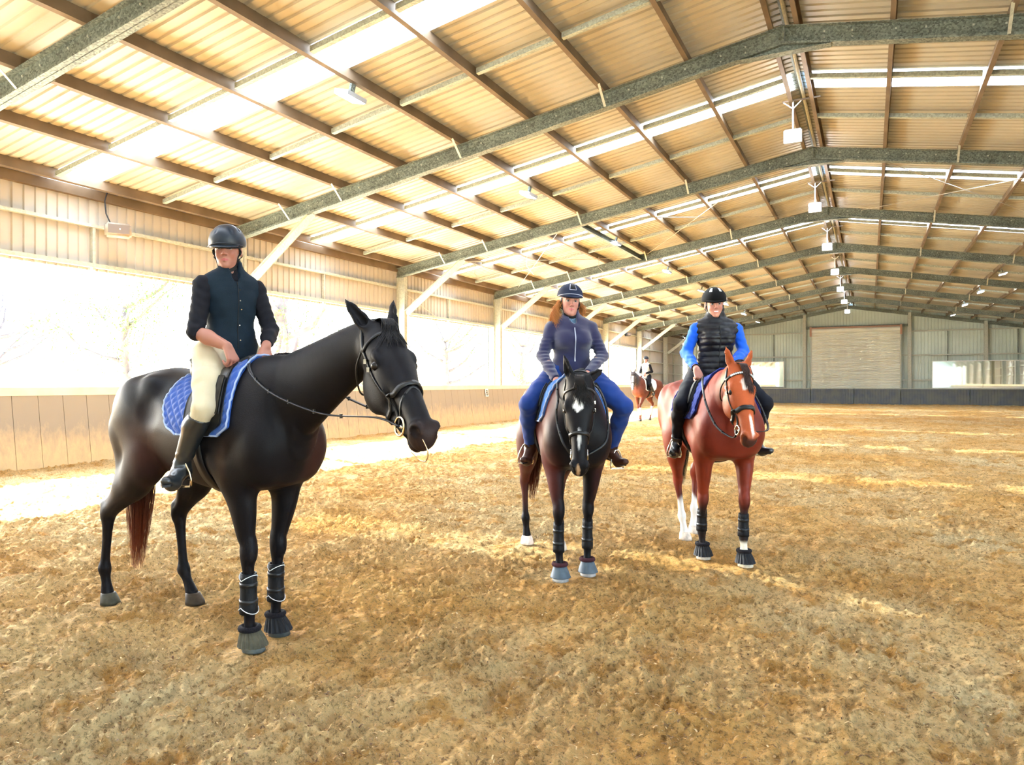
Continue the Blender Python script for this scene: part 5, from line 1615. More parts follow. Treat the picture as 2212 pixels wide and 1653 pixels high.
def hand(g, Wp, D, N, T, curl=(50, 75, 45), S=1.0, thumb_in=.5):
    """Wp wrist, D towards the knuckles, N out of the palm, T towards the thumb"""
    Wp = np.asarray(Wp, float); D = nrm(D); N = nrm(np.asarray(N, float) - D * float(np.asarray(N, float) @ D)); T0 = np.asarray(T, float)
    B = nrm(np.cross(D, N)); B = B if float(B @ T0) > 0 else -B
    K = []
    for i in range(4):
        off = (.030 - .020 * i) * S; kl = (.088, .092, .088, .080)[i] * S
        kn = Wp + D * kl + B * off - N * .002; K.append(kn)
        g.seg(Wp + B * off * .55 + D * .01, kn, .0145 * S, .0125 * S, .008)
        L = [(.040, .025, .020), (.044, .028, .021), (.041, .026, .020), (.032, .020, .018)][i]
        ang = 0; p = kn; ax = np.cross(D, N)
        for j, (l_, c) in enumerate(zip(L, curl)):
            ang += math.radians(c + i * 3); d = rot_about(D, ax, ang)
            q = p + d * l_ * S; g.seg(p, q, (.0100, .0090, .0082)[j] * S, (.0092, .0084, .0074)[j] * S, .0025); p = q
    g.seg(Wp + B * .012 * S, Wp + D * .03 + B * .020 + N * .008, .018 * S, .017 * S, .01)
    t0 = Wp + (D * .030 + B * .028 + N * .006) * S; t1 = t0 + (D * .034 + B * .014 + N * .010) * S; t2 = t1 + (D * .026 - B * .012 * thumb_in * 2 + N * .008) * S; t3 = t2 + (D * .018 - B * .014 * thumb_in * 2 + N * .006) * S
    g.seg(t0, t1, .0150 * S, .0115 * S, .006); g.seg(t1, t2, .0112 * S, .0098 * S, .004); g.seg(t2, t3, .0098 * S, .0078 * S, .003)

def head_axes(yaw, pitch=0.0, tilt=0.0):
    f = v3(math.cos(yaw) * math.cos(pitch), math.sin(yaw) * math.cos(pitch), math.sin(pitch))
    l = v3(-math.sin(yaw), math.cos(yaw), 0); u = np.cross(f, l)
    if tilt: l, u = l * math.cos(tilt) + u * math.sin(tilt), u * math.cos(tilt) - l * math.sin(tilt)
    return f, l, u

def person_head(C, ax, neck, h, style):
    f, l, u = ax; R = np.stack([f, l, u]); S = style.get('hs', 1.0)
    Hh = lambda a, b, c: C + (f * a + l * b + u * c) * S
    g = Grid(np.minimum(C, neck) - .17, np.maximum(C, neck) + .17, h)
    E = lambda c, r, k=.012, op='u': g.ell(Hh(*c), np.array(r) * S, k * S, R, op)
    fw = style.get('face_w', 1.0)
    E((-.012, 0, .035), (.098, .077, .088))
    E((.022, 0, -.030), (.070, .062 * fw, .085), .025)
    E((.040, 0, -.078), (.050, .044 * fw, .038), .025)
    E((.072, 0, -.103), (.020, .022, .016), .018)
    E((.066, 0, .018), (.026, .052, .030), .015)
    for s in (-1, 1):
        E((.062, s * .036 * fw, -.034), (.026, .020, .022), .018)             # cheek
        E((.092, s * .031, .001), (.016, .0135, .0075), .005, 's')            # eye socket
        E((.086, s * .033, .020), (.012, .020, .0055), .008)             # brow
        E((.100, s * .0115, -.038), (.010, .0075, .0068), .005)               # nostril wing
        E((-.005, s * .078, -.012), (.017, .008, .030), .006)               # ear
        E((.000, s * .084, -.010), (.008, .005, .016), .004, 's')
    g.seg(Hh(.088, 0, .008), Hh(.107, 0, -.032), .0078 * S, .0095 * S, .008)
    E((.107, 0, -.035), (.010, .0100, .0088), .006)
    sm = style.get('smile', 0)
    for s in (-1, 1):
        g.seg(Hh(.095, 0, -.064), Hh(.083 - .004 * sm, s * (.023 + .004 * sm), -.066 + .006 * sm), .0062 * S, .0035 * S, .004)
        g.seg(Hh(.093, 0, -.075), Hh(.083 - .004 * sm, s * (.020 + .004 * sm), -.070 + .004 * sm), .0075 * S, .0035 * S, .004)
        g.seg(Hh(.105, 0, -.0695 - .002 * sm), Hh(.090, s * (.024 + .005 * sm), -.0675 + .006 * sm), .0022 * S, .0018 * S, .002, op='s')
    g.seg(Hh(-.028, 0, -.05), neck, .052 * S, .057, .03)
    g.seg(Hh(.02, 0, -.085), neck + f * .02, .035 * S, .045, .03)
    V, F = g.surface(1)
    r = (V - C) @ R.T / S
    sk = np.array(style['skin']); c = np.tile(sk, (len(V), 1))
    ck = np.exp(-((r[:, 0] - .07) / .04) ** 2 - ((np.abs(r[:, 1]) - .036) / .020) ** 2 - ((r[:, 2] + .036) / .020) ** 2); c = mixc(c, .5 * ck, (sk * np.array([1.05, .62, .62])))
    ns = np.exp(-((r[:, 0] - .11) / .02) ** 2 - (r[:, 1] / .014) ** 2 - ((r[:, 2] + .036) / .012) ** 2); c = mixc(c, .4 * ns, (sk * np.array([1.05, .6, .6])))
    lp = (r[:, 0] > .07) * np.exp(-(r[:, 1] / (.022 + .004 * sm)) ** 4) * np.exp(-((r[:, 2] + .0695 - .14 * sm * np.abs(r[:, 1])) / (.0072 * np.sqrt(np.clip(1.05 - (np.abs(r[:, 1]) / .030) ** 2, .15, 1)))) ** 4) * .85; c = mixc(c, np.clip(lp * 1.3, 0, 1), style.get('lips', (.42, .10, .10)))
    if style.get('teeth'):
        tt = (r[:, 0] > .072) * np.exp(-(r[:, 1] / .019) ** 6) * np.exp(-((r[:, 2] + .0690 - .14 * np.abs(r[:, 1])) / .0034) ** 4); c = mixc(c, np.clip(tt * 1.4, 0, 1), (.85, .80, .76))
    bw = (r[:, 0] > .05) * np.exp(-((r[:, 2] - .0215 + 4 * (np.abs(r[:, 1]) - .032) ** 2 * 3) / .0035) ** 2) * (np.abs(np.abs(r[:, 1]) - .033) < .018); c = mixc(c, .75 * bw, style.get('brow', (.10, .05, .03)))
    ey = np.exp(-((np.abs(r[:, 1]) - .032) / .018) ** 4 - ((r[:, 2] - .005) / .0085) ** 4) * (r[:, 0] > .05); c = mixc(c, .6 * ey, sk * .28)
    return V, F, c, Hh

def eyes(Hh, ax, parent, look=(1, 0, 0), iris=(.10, .07, .04), S=1.0):
    f, l, u = ax
    for s in (-1, 1):
        c = Hh(.0760, s * .0310, .0005); n1, n2 = 10, 14; V, Cc = [], []
        d = nrm(f * look[0] + l * look[1] + u * look[2]); a = nrm(np.cross(d, u)); b = np.cross(d, a)
        for i in range(n1 + 1):
            th = PI * i / n1 * .75
            for k in range(n2):
                ph = 2 * PI * k / n2; V.append(c + (d * math.cos(th) + (a * math.cos(ph) + b * math.sin(ph)) * math.sin(th)) * .0125 * S)
                Cc.append((.01, .01, .01) if th < .28 else (iris if th < .60 else (.40, .37, .35)))
        F = [(i*n2+k, i*n2+(k+1) % n2, (i+1)*n2+(k+1) % n2, (i+1)*n2+k) for i in range(n1) for k in range(n2)]
        pm('eye', np.array(V), F, M['eyeball'], parent, True, np.array(Cc))

def helmet(C, ax, style, parent, bvh_head):
    f, l, u = ax; R = np.stack([f, l, u]); S = style.get('hs', 1.0)
    Hh = lambda a, b, c: C + (f * a + l * b + u * c) * S
    g = Grid(C - .20, C + .22, .0048)
    rim = style.get('rim', .03)
    g.ell(Hh(-.008, 0, .046), np.array((.131, .108, .112)) * S, 0, R)
    g.ell(Hh(-.045, 0, .01), np.array((.080, .085, .070)) * S, .03, R)
    g.plane(Hh(.03, 0, rim), -u - f * .22, k=.006)
    g.plane(Hh(-.09, 0, -.035), -u, k=.004)
    g.ell(Hh(-.006, 0, .012), np.array((.108, .088, .092)) * S, .004, R, 's')
    for s in style.get('vents', ()):      # vent slots
        g.seg(Hh(.085, s * .035, .128), Hh(.100, s * .048, .090), .008, .006, .004, op='s')
        g.seg(Hh(.02, s * .060, .138), Hh(.04, s * .078, .110), .007, .005, .004, op='s')
    V, F = g.surface(2)
    hm = pm('helmet', V, F, style['helmet'], parent, True)
    if style.get('helmet_label'): hm['label'] = style['helmet_label']
    # visor
    g = Grid(C - .05, C + .25, .004) if False else Grid(Hh(.09, 0, .03) - .13, Hh(.09, 0, .03) + .13, .004)
    pk = style.get('peak', .06); R2 = np.stack([nrm(f - u * .30), l, nrm(u + f * .30)])
    g.ell(Hh(.078, 0, rim + .008), np.array((.05 + pk * .75, .084, .0085)) * S, 0, R2)
    g.ell(Hh(-.010, 0, .030), np.array((.104, .086, .20)) * S, .003, R, 's')
    g.plane(Hh(.045, 0, 0), -f)
    V, F = g.surface(1); vz = pm('visor', V, F, style.get('visor', style['helmet']), hm, True)
    a = Acc(); st = []
    for an in np.linspace(-1.25, 1.25, 21): st.append(Hh(-.008 + .131 * math.cos(an) * 1.0, .108 * math.sin(an) * 1.0, rim + .010 + .012 * math.cos(an) * 0 + .012 * (1 - math.cos(an)) * -1 + .006))
    if style.get('trim'):
        a.tube(st, .0034, 6); a.build('helmet_trim', style['trim'], hm, True)
    if style.get('front_patch'):
        V, F = [], []
        for i, aa in enumerate(np.linspace(-.26, .26, 9)):
            for j, bb in enumerate(np.linspace(.35, .95, 9)):
                p = v3(-.008, 0, .048) + v3(math.cos(bb) * math.cos(aa) * .134, math.cos(bb) * math.sin(aa) * .1105, math.sin(bb) * .1145)
                V.append(Hh(*p))
        F = [(i*9+j, (i+1)*9+j, (i+1)*9+j+1, i*9+j+1) for i in range(8) for j in range(8)]
        pm('front_vent', np.array(V), F, style['front_patch'], hm)
        a = Acc(); ed = [V[i*9] for i in range(9)] + [V[72+j] for j in range(1, 9)] + [V[i*9+8] for i in range(7, -1, -1)] + [V[j] for j in range(7, 0, -1)]
        a.tube(ed, .0026, 5, closed=True); a.build('vent_rim', style.get('trim', M['piping']), hm)
    if style.get('stickers'):
        for s in (-1, 1):
            V = []
            for aa in np.linspace(s * .35, s * .62, 4):
                for bb in np.linspace(.55, .98, 5):
                    p = v3(-.008, 0, .048) + v3(math.cos(bb) * math.cos(aa) * .1335, math.cos(bb) * math.sin(aa) * .110, math.sin(bb) * .1140); V.append(Hh(*p))
            F = [(i*5+j, (i+1)*5+j, (i+1)*5+j+1, i*5+j+1) for i in range(3) for j in range(4)]
            pm('reflector', np.array(V), F, M['piping'], hm)['label'] = 'silver reflector'
    # harness
    for s in (-1, 1):
        a = Acc()
        strap(a, [Hh(.030, s * .090, .03), Hh(.028, s * .085, -.02), Hh(.024, s * .075, -.065), Hh(.040, s * .048, -.105), Hh(.052, s * .02, -.128)], bvh_head, .014, .003, .002, 5)
        a.build('harness_strap', M['strap'], hm)
        a = Acc(); strap(a, [Hh(-.055, s * .085, .01), Hh(-.035, s * .085, -.035), Hh(.005, s * .078, -.062), Hh(.024, s * .073, -.068)], bvh_head, .012, .003, .002, 4); a.build('harness_strap', M['strap'], hm)
    a = Acc(); strap(a, [Hh(.040, -.05, -.108), Hh(.056, -.03, -.126), Hh(.064, 0, -.132), Hh(.056, .03, -.126), Hh(.040, .05, -.108)], bvh_head, .020, .008, .001, 5); a.build('chin_strap', M['strap'], hm)
    return hm
M['strap'] = mat('black_webbing', (.012, .012, .013), rough=.6)

def make_rider(hh, J, st, label):
    seat = np.array(J['seat'], float)
    c_, s_ = math.cos(hh['rz']), math.sin(hh['rz'])
    wx = hh['loc'][0] + seat[0] * c_ - seat[1] * s_; wy = hh['loc'][1] + seat[0] * s_ + seat[1] * c_
    A = {k: np.array(v, float) - seat for k, v in J.items() if k not in ('seat', 'yaw', 'hyaw', 'hpitch', 'htilt')}
    ax = head_axes(J['hyaw'], J.get('hpitch', 0), J.get('htilt', 0))
    ty = J['yaw']; lat = v3(-math.sin(ty), math.cos(ty), 0); fw = v3(math.cos(ty), math.sin(ty), 0)
    V, F, C, Hh = person_head(A['head'], ax, A['neck'], st.get('hres', .0032), st)
    hb = bvh_of(V, F)
    parts = [(V, F, C)]
    # arms and hands
    for sd, k in ((-1, 'R'), (1, 'L')):
        W_, El = A['wr' + k], A['el' + k]
        D = nrm(A['kn_' + k + '_dir']) if ('kn_' + k + '_dir') in A else nrm(W_ - El)
        g = Grid(np.minimum(W_, El) - .14, np.maximum(W_, El) + .14, st.get('hdres', .0042))
        g.seg(El, El * .6 + W_ * .4, .040 if st.get('bare') == k else .030, .039 if st.get('bare') == k else .034, .02); g.seg(El * .6 + W_ * .4, W_, .040, .026, .02, nrm(A['T' + k]), .85)
        hand(g, W_, A['D' + k], A['N' + k], A['T' + k], st.get('curl', (50, 75, 45)), st.get('hand', 1.0))
        v, f_ = g.surface(1); sk = np.array(st['skin']); cc = np.tile(sk, (len(v), 1))
        kd = np.linalg.norm(v - W_, axis=1); cc = mixc(cc, .35 * smooth01(kd, .06, .13) * (np.linalg.norm(v - El, axis=1) > .15), sk * np.array([1.0, .62, .6]))
        parts.append((v, f_, cc))
    # the rest of the body, under the clothes
    g = Grid(np.minimum.reduce([A[k] for k in ('pel', 'knR', 'knL', 'anR', 'anL', 'shR', 'shL')]) - .22, np.maximum.reduce([A[k] for k in ('neck', 'knR', 'knL', 'shR', 'shL', 'toR', 'toL')]) + .15, .013)
    g.chain([(*A['pel'], .085, .13), (*A['wai'], .080, .11), (*A['che'], .095, .13), (*(A['neck'] * .75 + A['che'] * .25), .065, .10), (*A['neck'], .050, .052)], .02, lat)
    for k in 'RL':
        g.seg(A['neck'] - v3(0, 0, .05), A['sh' + k], .045, .040, .03); g.seg(A['sh' + k], A['el' + k], .040, .034, .02); g.seg(A['el' + k], A['wr' + k], .034, .022, .02)
        g.seg(A['hip' + k], A['kn' + k], .070, .045, .03); g.seg(A['kn' + k], A['an' + k], .038, .022, .02); g.seg(A['an' + k], A['to' + k] * .5 + A['an' + k] * .5 - v3(0, 0, .05), .020, .014, .02)
    v, f_ = g.surface(1); parts.append((v, f_, np.tile(np.array(st['skin']), (len(v), 1))))
    V, F, C = join_VF(parts)
    o = pm('person', V, F, M['skin'], None, True, C)
    o.location = (wx, wy, seat[2]); o.rotation_euler = (0, 0, hh['rz'])
    tag(o, label, 'person')
    eyes(Hh, ax, o, st.get('look', (1, 0, 0)), st.get('iris', (.10, .07, .04)), st.get('hs', 1.0))
    helmet(A['head'], ax, st, o, hb)
    res = st.get('res', .0075)
    # ---- torso garment
    T = st['top']; ex = T.get('ex', 1.0); wd = T.get('wide', 1.0)
    lo = np.minimum.reduce([A['pel'], A['shR'], A['shL'], A['elR'], A['elL'], A['wrR'], A['wrL']]) - .24; hi = np.maximum.reduce([A['neck'], A['shR'], A['shL'], A['elR'], A['elL'], A['wrR'], A['wrL']]) + .16
    hem = A['pel'] + v3(0, 0, T.get('hem', .0))
    rows = [(*(hem - v3(0, 0, .03)), .128 * ex, .182 * wd), (*(hem + v3(0, 0, .05)), .124 * ex, .176 * wd), (*A['wai'], .116 * ex, .150 * wd), (*A['che'], .130 * ex, .172 * wd), (*(A['neck'] * .62 + A['che'] * .38), .108 * ex, .158 * wd), (*(A['neck'] - v3(0, 0, .02)), .070, .082)]
    def torso_g(g, grow=0.0):
        rr = [(a, b, c, d + grow, e + grow) for a, b, c, d, e in rows]
        g.chain(rr, .02, lat)
        for k in 'RL':
            g.seg(A['neck'] - v3(0, 0, .055), A['sh' + k] * .96 + A['neck'] * .04 + v3(0, 0, .0), .052 + grow, .052 + grow, .05)
        if T.get('bust'):
            for sgn in (-1, 1): g.ell(A['che'] + fw * .085 + lat * sgn * .070 + v3(0, 0, -.01), (.06 + grow, .065 + grow, .06 + grow), .05)
    def sleeves_g(g, grow=0.0):
        for k in 'RL':
            sh, el, wr = A['sh' + k], A['el' + k], A['wr' + k]
            cu = el * (1 - T.get('cuff' + k, T.get('cuff', .92))) + wr * T.get('cuff' + k, T.get('cuff', .92))
            g.seg(sh, el, .056 * T.get('arm', 1) + grow, .049 * T.get('arm', 1) + grow, .03)
            g.seg(el, el * .5 + cu * .5, .050 * T.get('arm', 1) + grow, .045 * T.get('arm', 1) + grow, .02); g.seg(el * .5 + cu * .5, cu, .045 * T.get('arm', 1) + grow, .035 + grow, .02)
    def collar_g(g, r=.066, hgt=.06):
        n0 = A['neck'] - v3(0, 0, .01) + fw * .004
        g.seg(n0 - v3(0, 0, .03), n0 + v3(0, 0, hgt) + fw * .006, r + .012, r, .02)
        g.seg(n0 - v3(0, 0, .0), n0 + v3(0, 0, hgt + .09) + fw * .01, r - .016, r - .008, .002, op='s')
        g.seg(n0 + fw * .085 + v3(0, 0, -.01 if not T.get('open') else -T['open']), n0 + fw * .085 + v3(0, 0, hgt + .05), .006 if not T.get('open') else .018, .022 if not T.get('open') else .050, .004, op='s')
    def wrinkle(amp, fr, seeds=3):
        def fn(d, X, Y, Z):
            return (d + amp * (np.sin(Z * fr + 3 * np.sin(X * 21) + 2.2 * np.sin(Y * 26)) + .6 * np.sin((X + Y) * fr * .7 + Z * 31))).astype(np.float32)
        return fn
    if T.get('vest') is not None:
        g = Grid(lo, hi, res); sleeves_g(g); 
        g.chain([(a, b, c, d - .022, e - .022) for a, b, c, d, e in rows], .02, lat)
        for k in 'RL':
            g.seg(A['neck'] - v3(0, 0, .055), A['sh' + k], .045, .050, .03)
            pass
        g.seg(A['neck'] - v3(0, 0, .05), A['neck'] + v3(0, 0, .012) + fw * .004, .062, .060, .02)
        g.field(wrinkle(T.get('wr', .0022), 120), lo, hi, 0)
        for k in 'RL':
            W_, El = A['wr' + k], A['el' + k]; cu = El * (1 - T.get('cuff' + k, T.get('cuff', .92))) + W_ * T.get('cuff' + k, T.get('cuff', .92)); d_ = nrm(W_ - El)
            g.cut(cu, d_, .11, .07)
        v, f_ = g.surface(1); pm('shirt', v, f_, T['sleeve'], o, True)
        g = Grid(lo, hi, res); torso_g(g)
        collar_g(g, T.get('col_r', .068), T.get('col_h', .05))
        up = nrm(A['neck'] - A['pel'])
        if T.get('puffer'):
            def fn(d, X, Y, Z):
                hgt = (X - A['pel'][0]) * up[0] + (Y - A['pel'][1]) * up[1] + (Z - A['pel'][2]) * up[2]
                return (d - .010 * np.sqrt(np.abs(np.sin(hgt * PI / .052))) + .004 + .0015 * np.sin(X * 90 + Z * 60) * np.sin(Y * 95)).astype(np.float32)
            g.field(fn, lo, hi, 0)
        else: g.field(wrinkle(.0018, 60), lo, hi, 0)
        for k, sg in (('R', -1), ('L', 1)):      # armholes
            sh = A['sh' + k]; d_ = nrm(lat * sg + v3(0, 0, -.05))
            g.seg(sh + d_ * .038 + v3(0, 0, .03), sh + d_ * .055 - v3(0, 0, .13), .052, .050, .01, op='s')
            g.plane(sh + d_ * .030, d_, k=.01)
        v, f_ = g.surface(1); vo = pm('vest', v, f_, T['vest'], o, True)
        tb = bvh_of(v, f_)
    else:
        g = Grid(lo, hi, res); torso_g(g); sleeves_g(g); collar_g(g, T.get('col_r', .070), T.get('col_h', .055))
        if T.get('rings'):
            def fn(d, X, Y, Z):
                w = np.exp(-((np.abs(Y - A['che'][1]) - .22) / .09) ** 2) * (Z < A['che'][2] + .02)
                return (d + .0035 * w * np.sin(Z * 190 + 2 * np.sin(X * 20)) + .002 * np.sin(Z * 60 + 3 * np.sin(Y * 17))).astype(np.float32)
            g.field(fn, lo, hi, 0)
        else: g.field(wrinkle(.002, 70), lo, hi, 0)
        for k in 'RL':
            W_, El = A['wr' + k], A['el' + k]; cu = El * (1 - T.get('cuff' + k, T.get('cuff', .92))) + W_ * T.get('cuff' + k, T.get('cuff', .92)); d_ = nrm(W_ - El)
            g.cut(cu, d_, .11, .06)
        v, f_ = g.surface(1); vo = pm('jacket', v, f_, T['jacket'], o, True); tb = bvh_of(v, f_)
        if T.get('under') is not None:
            g = Grid(A['neck'] - .12, A['neck'] + .14, .007); g.seg(A['neck'] - v3(0, 0, .07) + fw * .03, A['neck'] + v3(0, 0, .03) + fw * .01, .058, .058, .02); v, f_ = g.surface(1); pm('collar_lining', v, f_, T['under'], o, True)
    # zip and pulls
    a = Acc(); zp = []
    for t_ in np.linspace(T.get('zip0', .02), T.get('zip1', .86), 12):
        p = hem + fw * .5 + (A['neck'] - hem) * t_; co = tb.ray_cast(Vector(p), Vector(-fw))[0]
        if co is not None: zp.append(np.array(co))
    strap(a, zp, tb, T.get('zipw', .010), .004, .0005, 3); zo = a.build('zip', T.get('zipm', M['strap']), vo)
    if T.get('snaps'):
        for t_ in np.linspace(.15, .80, 5):
            p = hem + fw * .2 + (A['neck'] - hem) * t_ + lat * .02; co, no, _, _ = tb.find_nearest(Vector(p)); b = Acc(); b.tube([co, co + no * .002], .0040, 8); b.build('snap', M['steel'], vo)
    # ---- breeches
    B = st['legs']; g = Grid(np.minimum.reduce([A[k] for k in ('pel', 'knR', 'knL', 'anR', 'anL')]) - .20, np.maximum.reduce([A[k] for k in ('pel', 'knR', 'knL', 'hipR', 'hipL')]) + .20, res)
    g.chain([(*(A['pel'] + v3(-.02, 0, -.02)), .115, .165), (*(A['pel'] + v3(0, 0, .05)), .112, .155), (*(A['wai'] - v3(0, 0, .02)), .10, .135)], .02, lat)
    q = B.get('w', 1.0)
    for k in 'RL':
        hp, kn, an = A['hip' + k], A['kn' + k], A['an' + k]
        g.seg(hp - v3(.03, 0, .0), kn * .55 + hp * .45, .105 * q, .086 * q, .05); g.seg(kn * .55 + hp * .45, kn, .086 * q, .064 * q, .03)
        be = kn * (1 - B['end']) + an * B['end']
        cf = kn * .68 + an * .32 + v3(-.018, 0, 0)
        if B['end'] > .4: g.seg(kn, cf, .062 * q, .060 * q, .03); g.seg(cf, be, .060 * q, .042 * q, .03)
        else: g.seg(kn, be, .062 * q, .056 * q, .02)
        d_ = nrm(an - kn); g.cut(be, d_, .13, .10)
    g.field(wrinkle(.0014, 90), g.lo, g.lo + g.h * (g.n - 1), 0)
    v, f_ = g.surface(1); pm('breeches', v, f_, B['m'], o, True)
    # ---- boots
    Bo = st['boots']
    for k in 'RL':
        kn, an, to = A['kn' + k], A['an' + k], A['to' + k]
        g = Grid(np.minimum.reduce([kn, an, to]) - .13, np.maximum.reduce([kn, an, to]) + .13, .0065)
        top = kn * (1 - Bo['top']) + an * Bo['top']; cf = kn * .68 + an * .32 + v3(-.018, 0, 0)
        if Bo['top'] < .5: g.seg(top, cf, .062, .064, .02); g.seg(cf, an, .064, .044, .02)
        else: g.seg(top, an, .050, .043, .02)
        d_ = nrm(an - kn); ft = nrm(to - an)
        fl = nrm(np.cross(v3(0, 0, 1), ft)); hl = an + v3(0, 0, -.055) - ft * .035; bl = an + ft * .10 + v3(0, 0, -.062); tp = to + v3(0, 0, -.018)
        g.seg(an + v3(0, 0, -.01), hl, .042, .036, .02); g.seg(an + v3(0, 0, -.02), bl, .044, .038, .02, fl, .95); g.seg(bl, tp, .038, .026, .02, fl, .78); g.seg(hl, bl, .034, .032, .02)
        g.cut(top, -d_, .10, .09)
        g.field(wrinkle(.0016, 130), an - .09, an + .07, 0)
        v, f_ = g.surface(1); bo = pm('boot', v, f_, Bo['m'], o, True)
        # sole
        fk = min(1.0, float(np.linalg.norm((to - an)[:2])) / .17 * .85 + .25)
        a = Acc(); sl = hl - v3(0, 0, .034)
        pts2 = [(-.034, .024), (-.04, 0), (-.034, -.024), (.02, -.026), (.07, -.024), (.13, -.034), (.19, -.030), (.222, 0), (.19, .030), (.13, .034), (.07, .024), (.02, .026)]
        e = nrm(v3(ft[0], ft[1], 0)); n_ = v3(-e[1], e[0], 0); dz = (tp[2] - hl[2] + .012) / .22
        top_ = [hl + e * x * fk + n_ * y + v3(0, 0, -.033 + dz * x) for x, y in pts2]; bot_ = [p - v3(0, 0, .012) for p in top_]
        N = len(pts2); a.add(top_ + bot_, [tuple(range(N)), tuple(range(N, 2*N))[::-1]] + [(i, N + i, N + (i+1) % N, (i+1) % N) for i in range(N)]); a.build('sole', Bo.get('sole', M['black']), bo)
    return dict(o=o, A=A, ax=ax, Hh=Hh, hb=hb, fw=fw, lat=lat, tb=tb, vo=vo)

def hair_locks(rd, n, starts, ends, cfn, width=.0017, wave=.009, name='hair'):
    rs = np.random.default_rng(4); cs = []; Hh = rd['Hh']
    for i in range(n):
        k = rs.integers(len(starts)); s0 = np.array(starts[k]) + rs.normal(0, .008, 3); e0 = np.array(ends[k]) + rs.normal(0, .018, 3)
        t = np.linspace(0, 1, 9)[:, None]; q = s0 * (1 - t) + e0 * t; ph = rs.uniform(0, 6); fr = rs.uniform(6, 9)
        q[:, 1] += (np.sin(t[:, 0] * fr + ph) * wave + (1 if s0[1] > 0 else -1) * .030 * np.sin(t[:, 0] * PI)); q[:, 0] += np.cos(t[:, 0] * fr + ph) * wave
        cs.append(np.array([Hh(*p) for p in q]))
    return ribbons(cs, width, name, M['hair'], rd['o'], cfn)

# ---- cloth and leather of the riders
M['helmet_black'] = mat('matte_black_shell', (.010, .016, .027), rough=.42, spec=.4)
M['helmet_navy'] = mat('navy_suede_shell', (.016, .022, .05), rough=.75)
M['helmet_velvet'] = mat('black_velvet_shell', (.004, .004, .005), rough=.9, sheen=.0)
M['mesh_patch'] = mat('dark_mesh_vent', (.010, .010, .012), rough=.5)
M['trim_silver'] = mat('silver_trim', (.42, .45, .55), rough=.35, metal=.3)
M['vest_navy'] = mat('navy_waxed_vest', (.005, .013, .023), rough=.8, bump=.25, bscale=260)
M['shirt_black'] = mat('black_jersey', (.007, .007, .011), rough=.85, bump=.2, bscale=300)
M['beige'] = mat('beige_breeches', (.56, .48, .33), rough=.85, bump=.2, bscale=300, var=.06, vscale=5)
M['boot_black'] = mat('tall_black_leather', (.014, .016, .018), rough=.33, spec=.55, coat=.15)
M['fleece_navy'] = mat('navy_fleece', (.018, .020, .070), rough=.95, sheen=.5, bump=.45, bscale=320)
M['jeans'] = mat('cobalt_leggings', (.007, .035, .19), rough=.75, sheen=.15, bump=.2, bscale=350)
M['check'] = mat('blue_checked_shirt', (.12, .22, .34), rough=.8, var=.6, vscale=60)
M['boot_brown'] = mat('dark_brown_boot', (.045, .018, .012), rough=.4)
M['puffer'] = mat('black_puffer', (.005, .005, .008), rough=.45, spec=.35)
M['azure'] = mat('bright_blue_jersey', (.008, .105, .70), rough=.7, sheen=.1)
M['black_leg'] = mat('black_breeches', (.004, .0045, .009), rough=.75)
M['cream_vest'] = mat('cream_vest', (.70, .66, .60), rough=.85)

# rider on the tall black horse
J1 = dict(seat=(.12, 0, 1.585), pel=(.12, 0, 1.70), wai=(.12, .0, 1.85), che=(.12, 0, 2.00), neck=(.105, .005, 2.175), head=(.105, -.01, 2.315), yaw=-.22, hyaw=-.78, hpitch=-.03, htilt=.02,
          shR=(.085, -.158, 2.085), shL=(.155, .158, 2.085), elR=(.15, -.245, 1.80), elL=(.25, .19, 1.83), wrR=(.335, -.165, 1.715), wrL=(.40, .05, 1.72),
          DR=(.90, .40, -.30), NR=(-.2, .3, -1), TR=(.3, .6, .3), DL=(.9, -.45, -.1), NL=(.1, -.6, -.8), TL=(.2, -.5, .6),
          hipR=(.13, -.12, 1.665), hipL=(.13, .12, 1.665), knR=(.36, -.325, 1.365), knL=(.36, .325, 1.365), anR=(.175, -.345, 1.045), anL=(.15, .36, 1.05), toR=(.245, -.475, .985), toL=(.30, .50, .99))
ST1 = dict(skin=(.38, .165, .115), face_w=1.0, helmet=M['helmet_black'], vents=(-1, 1), peak=.030, rim=.008, bare='R', trim=M['helmet_black'], helmet_label='matte black helmet', top=dict(vest=M['vest_navy'], sleeve=M['shirt_black'], cuffR=.16, cuffL=.90, hem=.00, snaps=True, zipw=.004, open=.05, col_h=.055, ex=.95, wide=.93), legs=dict(m=M['beige'], end=.25, w=.98),
           boots=dict(m=M['boot_black'], top=.16), brow=(.12, .06, .04), curl=(45, 60, 40))
r1 = make_rider(h1, J1, ST1, 'person in a dark vest and beige breeches on the tall black horse')
# woman in the fleece
J2 = dict(seat=(.06, .05, 1.475), pel=(.06, .055, 1.60), wai=(.07, .055, 1.735), che=(.085, .05, 1.865), neck=(.07, .045, 2.035), head=(.085, .035, 2.17), yaw=0.06, hyaw=.02, hpitch=.02, htilt=-.06,
          shR=(.07, -.115, 1.955), shL=(.07, .215, 1.955), elR=(.12, -.195, 1.73), elL=(.12, .30, 1.73), wrR=(.38, -.125, 1.525), wrL=(.36, .125, 1.575),
          DR=(.65, .15, -.75), NR=(-.2, .95, -.1), TR=(.7, .0, .6), DL=(.8, -.45, -.35), NL=(-.2, -.95, -.2), TL=(.5, 0, .8),
          hipR=(.07, -.075, 1.56), hipL=(.07, .185, 1.56), knR=(.30, -.335, 1.335), knL=(.30, .435, 1.315), anR=(.06, -.29, .975), anL=(.08, .385, .955), toR=(.20, -.36, .905), toL=(.24, .46, .885))
